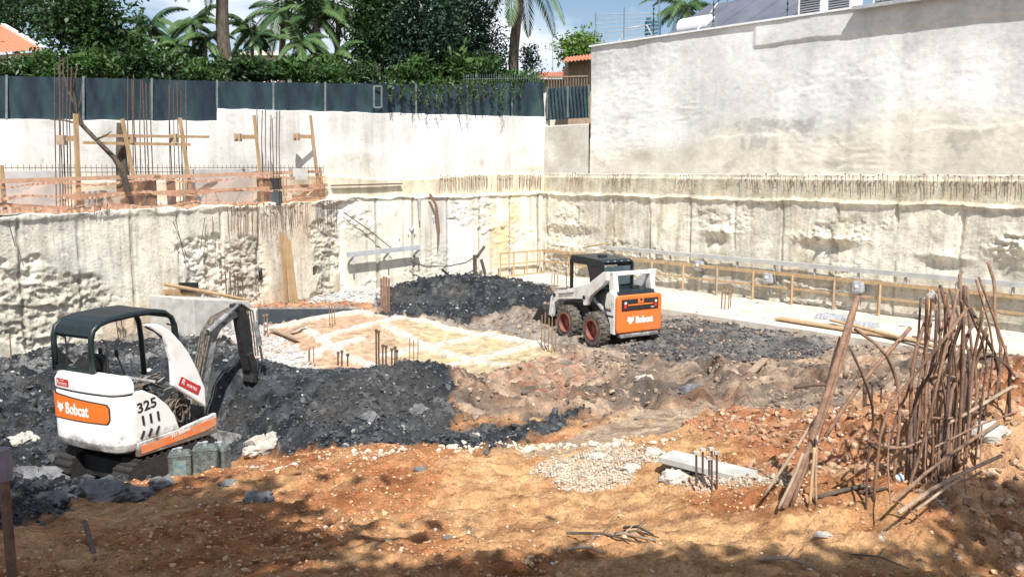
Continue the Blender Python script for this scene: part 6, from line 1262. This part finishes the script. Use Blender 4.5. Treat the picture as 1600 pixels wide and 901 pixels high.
palm('slender palm in the middle of the three left palms', 492, 110, 22, 37, 16, 2.0, .11, 3)
palm('rightmost of the three left palms, partly in the dark trees', 527, 110, 8, 38, 16, 2.2, .11, 4)
palm('coconut palm hanging over the gap at the top centre', 797, 128, -38, 36, 20, 3.3, .19, 5, leafl=.8, droop=1.25, px1=812)
palm('small feathery palm right of the olive tree', 318, 115, 62, 33, 14, 1.3, .06, 6, leafl=.35)
palm('smallest feathery palm left of the other small one', 282, 115, 74, 33, 13, 1.1, .05, 7, leafl=.3)
palm('low palm with wide arching fronds beside the three left palms', 520, 122, 92, 35, 16, 1.9, .07, 8, leafl=.5)
palm('feathery palm standing highest between the small palms and the first trunk', 300, 118, 38, 36, 16, 1.6, .08, 21, leafl=.4)
palm('feathery palm just right of the first bare palm trunk', 392, 118, 50, 37, 15, 1.5, .08, 22, leafl=.4)
palm('feathery palm rising from the big tree on the left', 232, 118, 42, 34, 15, 1.7, .08, 23, leafl=.4)
palm('small palm with pale fronds in front of the dark middle trees', 470, 118, 66, 34, 14, 1.4, .06, 24, leafl=.4)
palm('small young palm near the cream house', 405, 118, 58, 35, 12, .9, .05, 12, leafl=.3)
palm('thin trunked palm with its head above the top edge beside the slim conifer', 640, 120, -60, 36, 14, 2.4, .12, 9)
palm('palm behind the tall grey wall next to the seamed roof panels', 1072, 120, 12, 50, 20, 3.0, .15, 10, leafl=.6)
palm('palm crown cut by the top edge behind the seamed roof panels', 1175, 120, -12, 52, 16, 2.4, .15, 11, leafl=.5)
# creepers hanging over the fence
for i in range(16):
    px = 612+i*13.4+rnd.uniform(-4, 4); y1 = 130+rnd.uniform(20, 62); t = None; m = MB(); rg = np.random.RandomState(i+5); pts = [BW.at(px+rnd.uniform(-4, 4), 126+(y1-126)*j/5, .22+.03*j) for j in range(6)]
    m.tube(pts, .014, 4); V_ = []
    th_v = thing('hanging_creeper', 'creeper strand hanging over the mesh fence and the top of the white wall', 'creeper', tuple(pts[0]), 0, 'creepers hanging over the mesh fence'); m.build('vine', mt['bark'], th_v, world=True)
    for j in range(110):
        u = rg.rand()*5*.999; k = int(u); c_ = pts[k].lerp(pts[k+1], u-k)+Vector((rg.normal()*.05, rg.normal()*.05, 0)); a = Vector(rg.normal(size=3)).normalized(); b = a.cross(Vector(rg.normal(size=3))).normalized(); s = .09*(1-u/7)
        V_ += [tuple(toloc(th_v, v)) for v in (c_-a*s, c_+b*s*.4, c_+a*s, c_-b*s*.4)]
    fast_mesh('leaves', np.array(V_), np.arange(len(V_)).reshape(-1, 4), mt['lf2'], smooth=False, parent=th_v, var=rg.rand(len(V_)))
# trees behind the photographer: their shadows fall on the foreground
def shade(label, x, y, z, rad, n, seed, size=.22, hollow=.1):
    t = thing('shade_tree', label, 'tree', (x, y-1.5, 1.35)); V_, Q_, var = leaves((0, 1.5, z-1.35), rad, n, size, clumps=34, seed=seed, hollow=hollow, asp=1.6)
    fast_mesh('crown', V_, Q_, mt['lf2'], smooth=False, parent=t, var=var); m = MB(); m.tube([(0, 0, -.2), (0, .3, (z-1.35)*.5), (0, 1.2, z-1.35)], [.25, .2, .08], 8); m.build('trunk', mt['bark'], t)
shade('leafy tree behind the photographer shading the lower left', -4.1, 1.0, 9.0, (2.9, 1.5, .9), 19000, 301, size=.30)
shade('leafy tree behind the photographer shading the lower middle', 0.9, -.2, 9.0, (3.4, .8, .7), 6500, 302, size=.24)
shade('small tree behind the photographer shading the lower right corner', 5.1, 2.0, 7.8, (.8, .7, .45), 2600, 303)
